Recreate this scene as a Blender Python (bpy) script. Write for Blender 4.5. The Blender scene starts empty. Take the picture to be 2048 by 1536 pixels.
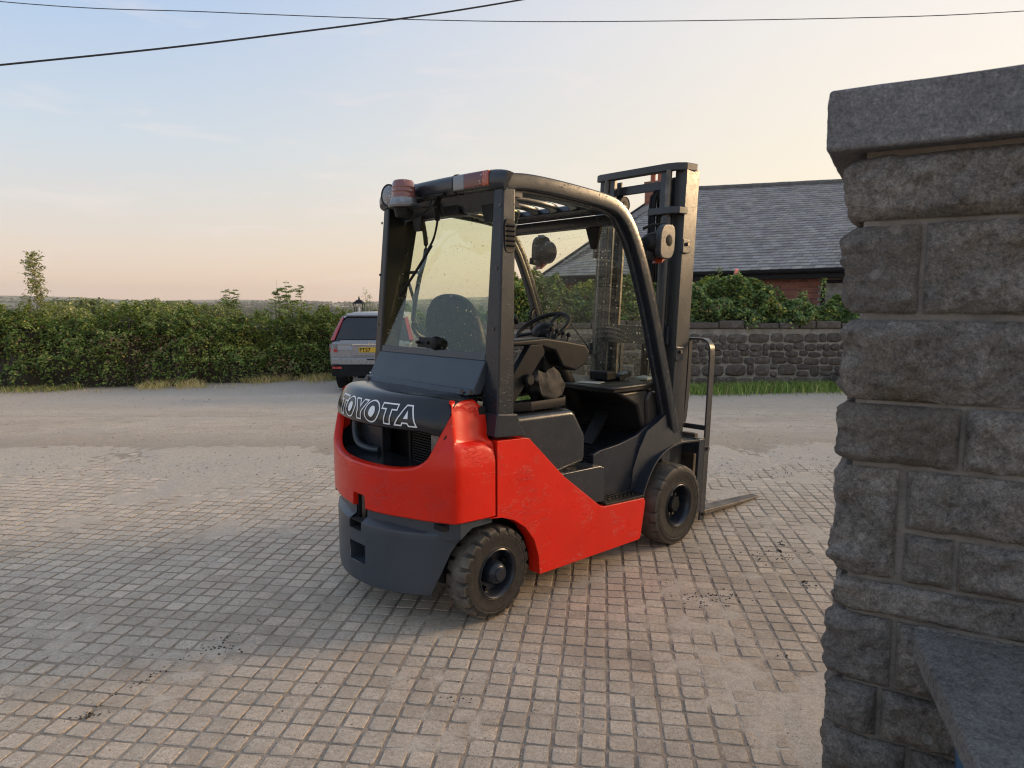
import bpy, bmesh, math, random
import numpy as np
from mathutils import Vector, Matrix, noise

# ---------------------------------------------------------------- camera, sky, sun, exposure
sc = bpy.context.scene
COL = sc.collection
R = math.radians
cam_d = bpy.data.cameras.new('camera'); cam = bpy.data.objects.new('camera', cam_d); COL.objects.link(cam)
cam.location = (0, 0, 1.469); cam.rotation_euler = (R(90 - 6.834), 0, 0)
cam_d.sensor_width = 36; cam_d.lens = 36 * 1360 / 2048; cam_d.clip_start = 0.05; cam_d.clip_end = 40000
cam_d.dof.use_dof = True; cam_d.dof.focus_distance = 3.9; cam_d.dof.aperture_fstop = 6.5
sc.camera = cam
SUN_AZ, SUN_EL = R(75), R(14)                       # azimuth clockwise from the view direction
SUN_DIR = Vector((math.sin(SUN_AZ) * math.cos(SUN_EL), math.cos(SUN_AZ) * math.cos(SUN_EL), math.sin(SUN_EL)))
w = bpy.data.worlds.new('World'); sc.world = w; w.use_nodes = True
nt = w.node_tree; N = nt.nodes; L = nt.links
bg = N['Background']; bg.inputs[1].default_value = 0.15
sky = N.new('ShaderNodeTexSky'); sky.sky_type = 'NISHITA'; sky.sun_disc = False
sky.sun_elevation = SUN_EL; sky.sun_rotation = SUN_AZ; sky.dust_density = 2.0
def wmath(op, a, b=None, c=None, clamp=False):
    n = N.new('ShaderNodeMath'); n.operation = op; n.use_clamp = clamp
    for i, x in enumerate((a, b, c)):
        if x is None: continue
        if hasattr(x, 'node'): L.new(x, n.inputs[i])
        else: n.inputs[i].default_value = x
    return n.outputs[0]
tc = N.new('ShaderNodeTexCoord'); sep = N.new('ShaderNodeSeparateXYZ'); L.new(tc.outputs['Generated'], sep.inputs[0])
sx, sy, sz = sep.outputs
hl = wmath('SQRT', wmath('MAXIMUM', wmath('SUBTRACT', 1.0, wmath('MULTIPLY', sz, sz)), 1e-4))
s_ = wmath('DIVIDE', wmath('ADD', wmath('MULTIPLY', sx, math.sin(SUN_AZ)), wmath('MULTIPLY', sy, math.cos(SUN_AZ))), hl)
m_ = wmath('MULTIPLY_ADD', s_, 0.87, 0.348, clamp=True)
m2 = wmath('MULTIPLY', wmath('MULTIPLY', m_, m_), wmath('SUBTRACT', 3.0, wmath('MULTIPLY', m_, 2.0)))
el = wmath('MAXIMUM', sz, 0.0)
def wramp(stops):
    r = N.new('ShaderNodeValToRGB'); e = r.color_ramp.elements
    while len(e) < len(stops): e.new(0.5)
    for i, (p, c) in enumerate(stops): e[i].position = p; e[i].color = (*c, 1)
    L.new(el, r.inputs[0]); return r.outputs[0]
cool = wramp([(0.0, (.92, .68, .51)), (0.03, (.90, .70, .55)), (0.10, (.79, .715, .64)), (0.20, (.65, .725, .77)), (0.385, (.42, .60, .86)), (0.7, (.44, .56, .74)), (1.0, (.40, .52, .70))])
warm = wramp([(0.0, (1.0, .70, .45)), (0.05, (1.0, .78, .52)), (0.16, (.97, .845, .63)), (0.34, (.93, .865, .755)), (0.6, (.74, .78, .80)), (1.0, (.40, .52, .70))])
mixr = N.new('ShaderNodeMix'); mixr.data_type = 'RGBA'
L.new(m2, mixr.inputs[0]); L.new(cool, mixr.inputs[6]); L.new(warm, mixr.inputs[7])
# thin cirrus
mp = N.new('ShaderNodeMapping'); mp.inputs['Scale'].default_value = (3.0, 3.0, 14.0); mp.inputs['Rotation'].default_value = (0, R(8), 0)
L.new(tc.outputs['Generated'], mp.inputs[0])
cn = N.new('ShaderNodeTexNoise'); cn.inputs['Scale'].default_value = 2.2; cn.inputs['Detail'].default_value = 8; cn.inputs['Distortion'].default_value = .6
L.new(mp.outputs[0], cn.inputs[0])
cr = N.new('ShaderNodeValToRGB'); cr.color_ramp.elements[0].position = .55; cr.color_ramp.elements[1].position = .80; L.new(cn.outputs[0], cr.inputs[0])
cmx = N.new('ShaderNodeMix'); cmx.data_type = 'RGBA'; cmx.inputs[7].default_value = (1.0, .86, .78, 1)
L.new(wmath('MULTIPLY', cr.outputs[0], 0.5), cmx.inputs[0]); L.new(mixr.outputs[2], cmx.inputs[6])
sca = N.new('ShaderNodeMix'); sca.data_type = 'RGBA'; sca.blend_type = 'MULTIPLY'; sca.inputs[0].default_value = 1
sca.inputs[7].default_value = (3.12, 3.06, 3.12, 1); L.new(cmx.outputs[2], sca.inputs[6])
fin = N.new('ShaderNodeMix'); fin.data_type = 'RGBA'; fin.inputs[0].default_value = 0.88
L.new(sky.outputs[0], fin.inputs[6]); L.new(sca.outputs[2], fin.inputs[7]); L.new(fin.outputs[2], bg.inputs[0])
sun_d = bpy.data.lights.new('sun', 'SUN'); sun = bpy.data.objects.new('sun', sun_d); COL.objects.link(sun)
sun_d.energy = 1.6; sun_d.angle = R(14); sun_d.color = (1.0, .68, .38)
sun.rotation_euler = (-SUN_DIR).to_track_quat('-Z', 'Y').to_euler()
sc.view_settings.view_transform = 'Standard'; sc.view_settings.look = 'None'; sc.view_settings.gamma = 1
sc.view_settings.use_curve_mapping = False; sc.view_settings.exposure = 1.1
sc.cycles.max_bounces = 8; sc.cycles.transparent_max_bounces = 16; sc.cycles.volume_bounces = 0
sc.cycles.pixel_filter_type = 'BLACKMAN_HARRIS'; sc.cycles.filter_width = 1.15
try: sc.cycles.use_denoising = True
except Exception: pass

# ---------------------------------------------------------------- helpers
rnd = random.Random(11)
nrs = np.random.RandomState(5)
class MB:
    def __init__(s): s.v = []; s.f = []
    def add(s, vf):
        o = len(s.v); s.v += [tuple(x) for x in vf[0]]; s.f += [tuple(i + o for i in f) for f in vf[1]]; return s
def box(x0, x1, y0, y1, z0, z1):
    v = [(x, y, z) for x in (x0, x1) for y in (y0, y1) for z in (z0, z1)]
    return v, [(0, 1, 3, 2), (4, 6, 7, 5), (0, 4, 5, 1), (2, 3, 7, 6), (0, 2, 6, 4), (1, 5, 7, 3)]
def prism(poly, fn, a, b):
    """polygon extruded: fn(p, t) -> 3d point"""
    n = len(poly); v = [fn(p, a) for p in poly] + [fn(p, b) for p in poly]
    return v, [tuple(range(n))[::-1], tuple(range(n, 2 * n))] + [(i, (i + 1) % n, n + (i + 1) % n, n + i) for i in range(n)]
def xf(vf, M): return [tuple(M @ Vector(p)) for p in vf[0]], vf[1]
def lathe(prof, n=24, axis='z', closed=False):
    v = []; f = []; m = len(prof)
    for i in range(n):
        a = 2 * math.pi * i / n; c, s = math.cos(a), math.sin(a)
        for r, h in prof:
            v.append({'z': (r * c, r * s, h), 'x': (h, r * c, r * s), 'y': (r * c, h, r * s)}[axis])
    for i in range(n):
        j = (i + 1) % n
        for k in range(m - 1 if not closed else m):
            l = (k + 1) % m
            f.append((i * m + k, j * m + k, j * m + l, i * m + l))
    return v, f
def sweep(path, sec, up=(0, 0, 1), caps=True, closed=False, scale=None):
    """section [(a,b)] swept along 3d path; a along side vector, b along up-ish vector"""
    P = [Vector(p) for p in path]; n = len(P); m = len(sec); v = []; f = []; up = Vector(up)
    for i in range(n):
        if closed: t = (P[(i + 1) % n] - P[i - 1])
        else: t = (P[min(i + 1, n - 1)] - P[max(i - 1, 0)])
        t.normalize(); s = t.cross(up)
        if s.length < 1e-4: s = t.cross(Vector((1, 0, 0)))
        s.normalize(); b = s.cross(t); k = scale[i] if scale else 1
        for (x, y) in sec: v.append(P[i] + s * x * k + b * y * k)
    for i in range(n if closed else n - 1):
        j = (i + 1) % n
        for k in range(m): f.append((i * m + k, j * m + k, j * m + (k + 1) % m, i * m + (k + 1) % m))
    if caps and not closed: f.append(tuple(range(m))[::-1]); f.append(tuple((n - 1) * m + k for k in range(m)))
    return v, f
def circ(r, n=8): return [(r * math.cos(2 * math.pi * i / n), r * math.sin(2 * math.pi * i / n)) for i in range(n)]
def rrect(a, b, r=.01, k=3):
    o = []
    for cx, cy, t in ((a - r, b - r, 0), (-a + r, b - r, 90), (-a + r, -b + r, 180), (a - r, -b + r, 270)):
        for i in range(k + 1): an = R(t + 90 * i / k); o.append((cx + r * math.cos(an), cy + r * math.sin(an)))
    return o
def tube(path, r, n=8, scale=None): return sweep(path, circ(r, n), scale=scale)
def smooth_path(pts, k=6):
    P = [Vector(p) for p in pts]; o = []
    for i in range(len(P) - 1):
        p0, p1, p2, p3 = P[max(i - 1, 0)], P[i], P[i + 1], P[min(i + 2, len(P) - 1)]
        for j in range(k):
            t = j / k
            o.append(0.5 * ((2 * p1) + (p2 - p0) * t + (2 * p0 - 5 * p1 + 4 * p2 - p3) * t * t + (3 * p1 - p0 - 3 * p2 + p3) * t ** 3))
    o.append(P[-1]); return o
def tag(o, label=None, cat=None, group=None, kind=None):
    if label: o['label'] = label
    if cat: o['category'] = cat
    if group: o['group'] = group
    if kind: o['kind'] = kind
    return o
def obj(name, mb, mat, parent=None, bevel=0, seg=2, angle=35, smooth=True, recalc=True, loc=None, sub=0):
    me = bpy.data.meshes.new(name)
    if isinstance(mb, tuple): mb = MB().add(mb)
    me.from_pydata(mb.v, [], mb.f)
    if recalc:
        bm = bmesh.new(); bm.from_mesh(me); bmesh.ops.recalc_face_normals(bm, faces=bm.faces); bm.to_mesh(me); bm.free()
    if smooth: me.shade_smooth(); me.set_sharp_from_angle(angle=R(angle))
    me.materials.append(mat)
    o = bpy.data.objects.new(name, me); COL.objects.link(o)
    if parent: o.parent = parent
    if loc: o.location = loc
    if bevel:
        b = o.modifiers.new('bevel', 'BEVEL'); b.width = bevel; b.segments = seg; b.limit_method = 'ANGLE'; b.angle_limit = R(30); b.harden_normals = True
    if sub:
        s = o.modifiers.new('sub', 'SUBSURF'); s.levels = sub; s.render_levels = sub
    return o
def empty(name, loc, rz=0):
    o = bpy.data.objects.new(name, None); COL.objects.link(o); o.location = loc; o.rotation_euler = (0, 0, rz); o.empty_display_size = .1; return o
def copy_tree(o, parent=None):
    c = o.copy(); COL.objects.link(c); c.parent = parent
    for ch in list(o.children): copy_tree(ch, c)
    return c
def npmesh(name, V, F, mat, attr=None, parent=None, smooth=False):
    """quads or tris from numpy arrays; attr: per-face-corner colours"""
    V = np.asarray(V, np.float32); F = np.asarray(F, np.int32); k = F.shape[1]
    me = bpy.data.meshes.new(name); me.vertices.add(len(V)); me.vertices.foreach_set('co', V.ravel())
    me.loops.add(F.size); me.loops.foreach_set('vertex_index', F.ravel())
    me.polygons.add(len(F)); me.polygons.foreach_set('loop_start', np.arange(0, F.size, k, dtype=np.int32))
    me.update(calc_edges=True)
    if attr is not None:
        a = me.color_attributes.new('tint', 'FLOAT_COLOR', 'POINT')
        a.data.foreach_set('color', np.asarray(attr, np.float32).ravel())
    if smooth: me.shade_smooth()
    me.validate(); me.materials.append(mat)
    o = bpy.data.objects.new(name, me); COL.objects.link(o)
    if parent: o.parent = parent
    return o
# ---------------------------------------------------------------- materials
class NT:
    def __init__(s, name):
        s.m = bpy.data.materials.new(name); s.m.use_nodes = True; s.t = s.m.node_tree; s.n = s.t.nodes; s.l = s.t.links
        s.p = s.n['Principled BSDF']; s.out = s.n['Material Output']; s.tc = s.n.new('ShaderNodeTexCoord')
    def link(s, a, b): s.l.new(a, b)
    def set(s, sock, x):
        if hasattr(x, 'node'): s.l.new(x, sock)
        else: sock.default_value = x
    def coord(s, kind='Object', scale=(1, 1, 1), rot=(0, 0, 0)):
        m = s.n.new('ShaderNodeMapping'); m.inputs['Scale'].default_value = scale; m.inputs['Rotation'].default_value = rot
        s.l.new(s.tc.outputs[kind], m.inputs[0]); return m.outputs[0]
    def noise(s, scale, detail=4, rough=.55, co=None, dist=0):
        n = s.n.new('ShaderNodeTexNoise'); n.inputs['Scale'].default_value = scale; n.inputs['Detail'].default_value = detail
        n.inputs['Roughness'].default_value = rough; n.inputs['Distortion'].default_value = dist
        s.l.new(co if co is not None else s.tc.outputs['Object'], n.inputs[0]); return n.outputs[0]
    def voro(s, scale, feature='F1', co=None, out=0, rand=1):
        n = s.n.new('ShaderNodeTexVoronoi'); n.inputs['Scale'].default_value = scale; n.feature = feature
        n.inputs['Randomness'].default_value = rand
        s.l.new(co if co is not None else s.tc.outputs['Object'], n.inputs[0]); return n.outputs[out]
    def ramp(s, x, stops):
        r = s.n.new('ShaderNodeValToRGB'); e = r.color_ramp.elements
        while len(e) < len(stops): e.new(.5)
        for i, (p, c) in enumerate(stops):
            e[i].position = p; e[i].color = (*c, 1) if isinstance(c, tuple) else (c, c, c, 1)
        s.l.new(x, r.inputs[0]); return r.outputs[0]
    def mix(s, f, a, b, blend='MIX'):
        m = s.n.new('ShaderNodeMix'); m.data_type = 'RGBA'; m.blend_type = blend
        s.set(m.inputs[0], f)
        for i, x in ((6, a), (7, b)): s.set(m.inputs[i], (*x, 1) if isinstance(x, tuple) and len(x) == 3 else x)
        return m.outputs[2]
    def math(s, op, a, b=0.0, c=None, clamp=False):
        m = s.n.new('ShaderNodeMath'); m.operation = op; m.use_clamp = clamp
        for i, x in enumerate((a, b, c)):
            if x is not None: s.set(m.inputs[i], x)
        return m.outputs[0]
    def bump(s, h, dist=.01, strength=1.0, prev=None):
        b = s.n.new('ShaderNodeBump'); b.inputs['Distance'].default_value = dist; b.inputs['Strength'].default_value = strength
        s.l.new(h, b.inputs['Height'])
        if prev is not None: s.l.new(prev, b.inputs['Normal'])
        return b.outputs[0]
    def done(s, color=None, rough=None, metal=None, normal=None, spec=None, coat=None):
        for k, x in (('Base Color', color), ('Roughness', rough), ('Metallic', metal), ('Normal', normal), ('Specular IOR Level', spec), ('Coat Weight', coat)):
            if x is None: continue
            if k == 'Base Color' and isinstance(x, tuple) and len(x) == 3: x = (*x, 1)
            s.set(s.p.inputs[k], x)
        return s.m
def plain(name, c, rough=.5, metal=0, var=.25, vs=8, bump=0, bs=60, spec=.5):
    t = NT(name); a = t.noise(vs, 5); d = tuple(x * (1 - var) for x in c); b = tuple(min(1, x * (1 + var)) for x in c)
    col = t.ramp(a, [(.3, d), (.7, b)])
    nr = t.bump(t.noise(bs, 5), .01, bump) if bump else None
    rg = t.math('MULTIPLY_ADD', t.noise(vs * 2.7, 4), .3, rough - .15, clamp=True)
    return t.done(col, rg, metal, nr, spec)
def drops(t, scale=90, keep=.5):
    """rain drops standing on paint: height field"""
    d = t.voro(scale, 'F1'); c = t.voro(scale, 'F1', out=1)
    sepc = t.n.new('ShaderNodeSeparateColor'); t.link(c, sepc.inputs[0])
    k = t.math('GREATER_THAN', sepc.outputs[0], 1 - keep)
    r = t.math('MULTIPLY_ADD', sepc.outputs[1], .25, .12)
    h = t.math('SUBTRACT', 1.0, t.math('DIVIDE', d, r), clamp=True)
    return t.math('MULTIPLY', t.math('SQRT', h), k)
def paint(name, c, rough=.38, wet=0.0, spec=.42, crack=0.0, dust=(.16, .14, .12), dusty=.25, var=.12):
    t = NT(name); a = t.noise(5, 5)
    col = t.ramp(a, [(.3, tuple(x * (1 - var) for x in c)), (.7, tuple(min(1, x * (1 + var)) for x in c))])
    sc_ = t.ramp(t.noise(38, 8, .75), [(.63, 0.0), (.70, 1.0)])
    col = t.mix(t.math('MULTIPLY', t.math('MULTIPLY', sc_, t.ramp(t.noise(3.1, 3), [(.5, 0.0), (.7, 1.0)])), dusty), col, dust)
    pn = t.ramp(t.noise(1.6, 5, .6), [(.35, 0.0), (.75, 1.0)])
    col = t.mix(t.math('MULTIPLY', pn, dusty * .25), col, dust)
    nr = t.bump(t.noise(240, 3), .002, .12)
    nr = t.bump(t.noise(14, 4), .004, .16, nr)
    rg = t.math('MULTIPLY_ADD', t.noise(11, 5), .22, rough - .11, clamp=True)
    if crack:
        cv = t.voro(9, 'DISTANCE_TO_EDGE', co=t.coord('Object', (1, 1, 2.4)))
        cw = t.n.new('ShaderNodeTexNoise'); 
        line = t.ramp(cv, [(.0, 1.0), (.02, 0.0)])
        msk = t.ramp(t.noise(4.2, 4), [(.50, 0.0), (.62, 1.0)])
        cl = t.ramp(t.noise(7, 9, .7, co=t.coord('Object', (1, 1, 3.2)), dist=.6), [(.480, 0.0), (.50, 1.0), (.520, 0.0)])
        hh = t.math('MULTIPLY', cl, msk)
        nr = t.bump(hh, .005, crack, nr)
    if wet:
        nr = t.bump(drops(t, 85, .45), .004, wet * .7, nr); nr = t.bump(drops(t, 170, .5), .002, wet * .7, nr)
    return t.done(col, rg, 0, nr, spec)
M = {}
M['red'] = paint('red_paint', (.64, .014, .002), .30, crack=.5, dusty=.10, var=.07)
M['dark'] = paint('dark_grey_paint', (.021, .026, .034), .26, wet=.0, dusty=.22, spec=.5)
M['darkwet'] = paint('dark_grey_paint_wet', (.020, .025, .032), .22, wet=.55, dusty=.15, spec=.34)
M['black'] = paint('black_paint', (.016, .019, .024), .19, dusty=.2)
M['grey_cw'] = paint('slate_grey_paint', (.042, .055, .070), .34, dusty=.25)
M['blueblack'] = paint('blue_black_paint', (.013, .018, .028), .28, dusty=.3)
M['mast'] = paint('mast_paint_wet', (.040, .042, .044), .33, wet=.9, dusty=.35, spec=.36)
M['plastic'] = plain('black_plastic', (.012, .012, .013), .5, var=.3, bump=.15, bs=300, spec=.2)
M['plastic2'] = plain('grey_plastic', (.010, .0112, .013), .42, var=.25, bump=.1, bs=300, spec=.16)
M['void'] = plain('dark_interior', (.008, .008, .009), .8)
M['vinyl'] = plain('black_vinyl', (.016, .016, .017), .42, var=.3, bump=.2, bs=40)
M['steel'] = plain('worn_steel', (.11, .10, .09), .42, .85, var=.5, vs=14, bump=.2, bs=50)
M['alu'] = plain('dull_aluminium', (.25, .25, .25), .45, .8, var=.3, vs=30, bump=.2)
M['fork'] = plain('scuffed_fork_steel', (.14, .115, .09), .5, .35, var=.5, vs=10, bump=.3, bs=30)
M['chrome'] = plain('chrome', (.7, .7, .72), .12, 1, var=.05)
M['white'] = plain('white_paint', (.78, .79, .80), .45, var=.06, vs=30)
M['paper'] = plain('paper', (.30, .32, .33), .7, var=.15)
M['cloth'] = plain('black_cloth', (.010, .010, .010), .75, var=.5, vs=9, bump=.4, bs=25)
M['blue'] = plain('blue_plastic', (.03, .09, .16), .45, var=.2)
def tyre_mat():
    t = NT('dusty_tyre_rubber'); g = t.n.new('ShaderNodeNewGeometry')
    at = t.n.new('ShaderNodeAttribute'); at.attribute_name = 'tread'
    dust = t.ramp(t.noise(10, 6, .65), [(.30, 0.05), (.62, 1.0)])
    f = t.math('MULTIPLY', at.outputs['Fac'], t.math('MULTIPLY_ADD', dust, .55, .45), clamp=True)
    base = t.ramp(t.noise(30, 5), [(.3, (.016, .016, .016)), (.7, (.036, .034, .032))])
    dc = t.ramp(t.noise(22, 5), [(.3, (.10, .088, .073)), (.7, (.175, .157, .133))])
    col = t.mix(f, base, dc)
    col = t.mix(t.math('MULTIPLY', t.ramp(t.noise(34, 7, .7), [(.5, 0.0), (.72, 1.0)]), .07), col, (.12, .105, .09))
    return t.done(col, .62, 0, t.bump(t.noise(70, 6, .6), .006, .35), .2)
M['tyre'] = tyre_mat()
def glass_mat(name, tint, haze=.1, dropk=.5, smear=0.0, centre=(0, 0, 0)):
    t = NT(name); t.n.remove(t.p)
    tr = t.n.new('ShaderNodeBsdfTransparent'); tr.inputs[0].default_value = (*tint, 1)
    gl = t.n.new('ShaderNodeBsdfGlossy'); gl.inputs['Roughness'].default_value = .03; gl.inputs[0].default_value = (.9, .9, .9, 1)
    fr = t.n.new('ShaderNodeLayerWeight'); fr.inputs[0].default_value = .5
    m1 = t.n.new('ShaderNodeMixShader'); t.link(t.math('MULTIPLY_ADD', t.math('POWER', fr.outputs[1], 5.0), .9, .045), m1.inputs[0]); t.link(tr.outputs[0], m1.inputs[1]); t.link(gl.outputs[0], m1.inputs[2])
    df = t.n.new('ShaderNodeBsdfDiffuse'); df.inputs[0].default_value = (.42, .43, .40, 1)
    tl = t.n.new('ShaderNodeBsdfTranslucent'); tl.inputs[0].default_value = (.5, .52, .47, 1)
    md = t.n.new('ShaderNodeMixShader'); md.inputs[0].default_value = .6; t.link(df.outputs[0], md.inputs[1]); t.link(tl.outputs[0], md.inputs[2])
    h = t.math('MULTIPLY', t.ramp(t.noise(3.2, 6, .6), [(.35, 0.2), (.7, 1.0)]), haze)
    if smear:
        co = t.coord('Object', (1, 1, 1)); sub = t.n.new('ShaderNodeVectorMath'); sub.operation = 'DISTANCE'; sub.inputs[1].default_value = centre
        t.link(co, sub.inputs[0])
        arc = t.noise(1.0, 6, .65, co=t.math('MULTIPLY', t.math('ADD', sub.outputs['Value'], t.math('MULTIPLY', t.noise(1.5, 2), .03)), 34.0))
        am = t.ramp(arc, [(.50, 0.0), (.68, 1.0)])
        mk = t.ramp(t.noise(2.2, 4), [(.38, 0.0), (.60, 1.0)])
        h = t.math('ADD', h, t.math('MULTIPLY', t.math('MULTIPLY', am, mk), smear))
    dk = drops(t, 55, dropk); dk = t.math('MULTIPLY', t.math('GREATER_THAN', dk, .35), .55)
    dk2 = t.math('MULTIPLY', t.math('GREATER_THAN', drops(t, 110, dropk), .3), .4)
    h = t.math('ADD', h, t.math('MAXIMUM', dk, dk2), clamp=True)
    m2 = t.n.new('ShaderNodeMixShader'); t.link(h, m2.inputs[0]); t.link(m1.outputs[0], m2.inputs[1]); t.link(md.outputs[0], m2.inputs[2])
    t.link(m2.outputs[0], t.out.inputs[0]); return t.m
M['glass_rear'] = glass_mat('rear_window_glass', (.89, .92, .80), .012, .09)
M['glass_front'] = glass_mat('windscreen_glass', (.89, .92, .80), .05, .20, .22, (1.45, -.1, .95))
def lens_mat(name, c):
    t = NT(name); t.p.inputs['Coat Weight'].default_value = .6
    col = t.mix(t.math('MULTIPLY', t.math('GREATER_THAN', drops(t, 90, .35), .4), .8), c, (.75, .75, .75))
    return t.done(col, .22, 0, t.bump(t.noise(120, 2), .002, .2))
M['lens_red'] = lens_mat('red_lens', (.10, .008, .012)); M['lens_orange'] = lens_mat('orange_lens', (.32, .045, .012))
M['lens_clear'] = lens_mat('clear_lens', (.16, .17, .19)); M['lens_beacon'] = lens_mat('faded_red_beacon_lens', (.20, .075, .065))
M['carred'] = lens_mat('car_red_lens', (.35, .02, .025))
M['carpaint'] = plain('silver_car_paint', (.27, .28, .30), .30, .45, var=.03)
M['carglass'] = plain('dark_car_glass', (.012, .014, .017), .06, 0, var=.2, spec=.7)
M['yellow_plate'] = plain('yellow_plate', (.62, .40, .03), .45, var=.08)
# ---- masonry and ground
def stone_mat(name, lo, hi, lich=(.30, .28, .24), scale=6, b=.9, bs=22, warm=(.14, .10, .06), lk=.5):
    t = NT(name); oi = t.n.new('ShaderNodeObjectInfo')
    off = t.n.new('ShaderNodeVectorMath'); off.operation = 'MULTIPLY_ADD'; off.inputs[1].default_value = (1, 1, 1)
    cmb = t.n.new('ShaderNodeCombineXYZ')
    for i in range(3): t.link(t.math('MULTIPLY', oi.outputs['Random'], 37.0 + 11 * i), cmb.inputs[i])
    t.link(t.tc.outputs['Object'], off.inputs[0]); t.link(cmb.outputs[0], off.inputs[2]); co = off.outputs[0]
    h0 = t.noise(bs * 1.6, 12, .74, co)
    col = t.ramp(t.noise(scale * 1.5, 10, .74, co), [(.30, lo), (.52, tuple((x + y) / 2 for x, y in zip(lo, hi))), (.70, hi)])
    col = t.mix(t.math('MULTIPLY', t.ramp(t.noise(scale * .6, 5, .6, co), [(.50, 0.0), (.70, 1.0)]), .6), col, warm)
    col = t.mix(t.math('MULTIPLY', t.ramp(t.noise(scale * 11, 9, .78, co), [(.57, 0.0), (.66, 1.0)]), lk), col, lich)
    col = t.mix(t.math('MULTIPLY', t.ramp(t.noise(scale * 2.2, 9, .8, co), [(.60, 0.0), (.68, 1.0)]), lk * .8), col, lich)
    col = t.mix(t.math('MULTIPLY', t.ramp(h0, [(.34, 1.0), (.47, 0.0)]), .55), col, tuple(x * .40 for x in lo))  # dark pits painted in, for shading the bumps give too weakly
    gr = t.noise(scale * 34, 5, .75, co); gr2 = t.noise(scale * 13, 6, .75, co)
    col = t.mix(1.0, col, t.ramp(gr, [(.30, .45), (.5, 1.0), (.70, 1.5)]), 'MULTIPLY')
    col = t.mix(1.0, col, t.ramp(gr2, [(.32, .55), (.5, 1.0), (.68, 1.35)]), 'MULTIPLY')
    spots = t.ramp(t.voro(scale * 1.7, co=co), [(.10, 1.0), (.15, 0.0)])
    col = t.mix(t.math('MULTIPLY', spots, lk * .9), col, lich)
    col = t.mix(t.math('MULTIPLY_ADD', oi.outputs['Random'], .5, -.1, clamp=True), col, tuple(x * .7 for x in lo))
    h = t.noise(bs, 12, .72, co); h2 = t.noise(bs * 5, 8, .7, co)
    nr = t.bump(h, .03, b); nr = t.bump(h2, .008, b, nr); nr = t.bump(gr, .004, b, nr)
    return t.done(col, .88, 0, nr, .25)
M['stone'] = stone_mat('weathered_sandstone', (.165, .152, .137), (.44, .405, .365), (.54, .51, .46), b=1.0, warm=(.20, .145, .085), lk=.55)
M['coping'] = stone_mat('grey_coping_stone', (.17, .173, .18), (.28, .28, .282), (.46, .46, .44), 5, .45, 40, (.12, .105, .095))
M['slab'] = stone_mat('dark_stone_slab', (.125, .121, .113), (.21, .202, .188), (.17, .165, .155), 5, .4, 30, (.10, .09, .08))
M['mortar'] = plain('lime_mortar', (.19, .172, .15), .95, var=.3, vs=12, bump=.8, bs=90)
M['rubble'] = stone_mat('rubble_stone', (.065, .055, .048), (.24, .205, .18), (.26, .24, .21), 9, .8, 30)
M['mortar2'] = plain('wall_mortar', (.27, .245, .21), .95, var=.3, vs=9, bump=.6, bs=50)
def brick_mat():
    t = NT('red_brick'); oi = t.n.new('ShaderNodeObjectInfo')
    at = t.n.new('ShaderNodeAttribute'); at.attribute_name = 'tint'
    col = t.mix(t.noise(20, 5), (.23, .085, .055), (.33, .14, .09))
    col = t.mix(1.0, col, at.outputs['Color'], 'MULTIPLY')
    return t.done(col, .9, 0, t.bump(t.noise(60, 6), .01, .5))
M['brick'] = brick_mat()
def slate_mat():
    t = NT('roof_slate'); at = t.n.new('ShaderNodeAttribute'); at.attribute_name = 'tint'
    col = t.ramp(t.noise(5, 6, .65), [(.3, (.19, .176, .162)), (.7, (.32, .30, .275))])
    col = t.mix(1.0, col, at.outputs['Color'], 'MULTIPLY')
    col = t.mix(t.math('MULTIPLY', t.ramp(t.noise(9, 7, .7), [(.58, 0.0), (.70, 1.0)]), .4), col, (.19, .185, .165))
    return t.done(col, .55, 0, t.bump(t.noise(25, 6), .01, .4), .5)
M['slate'] = slate_mat()
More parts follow.
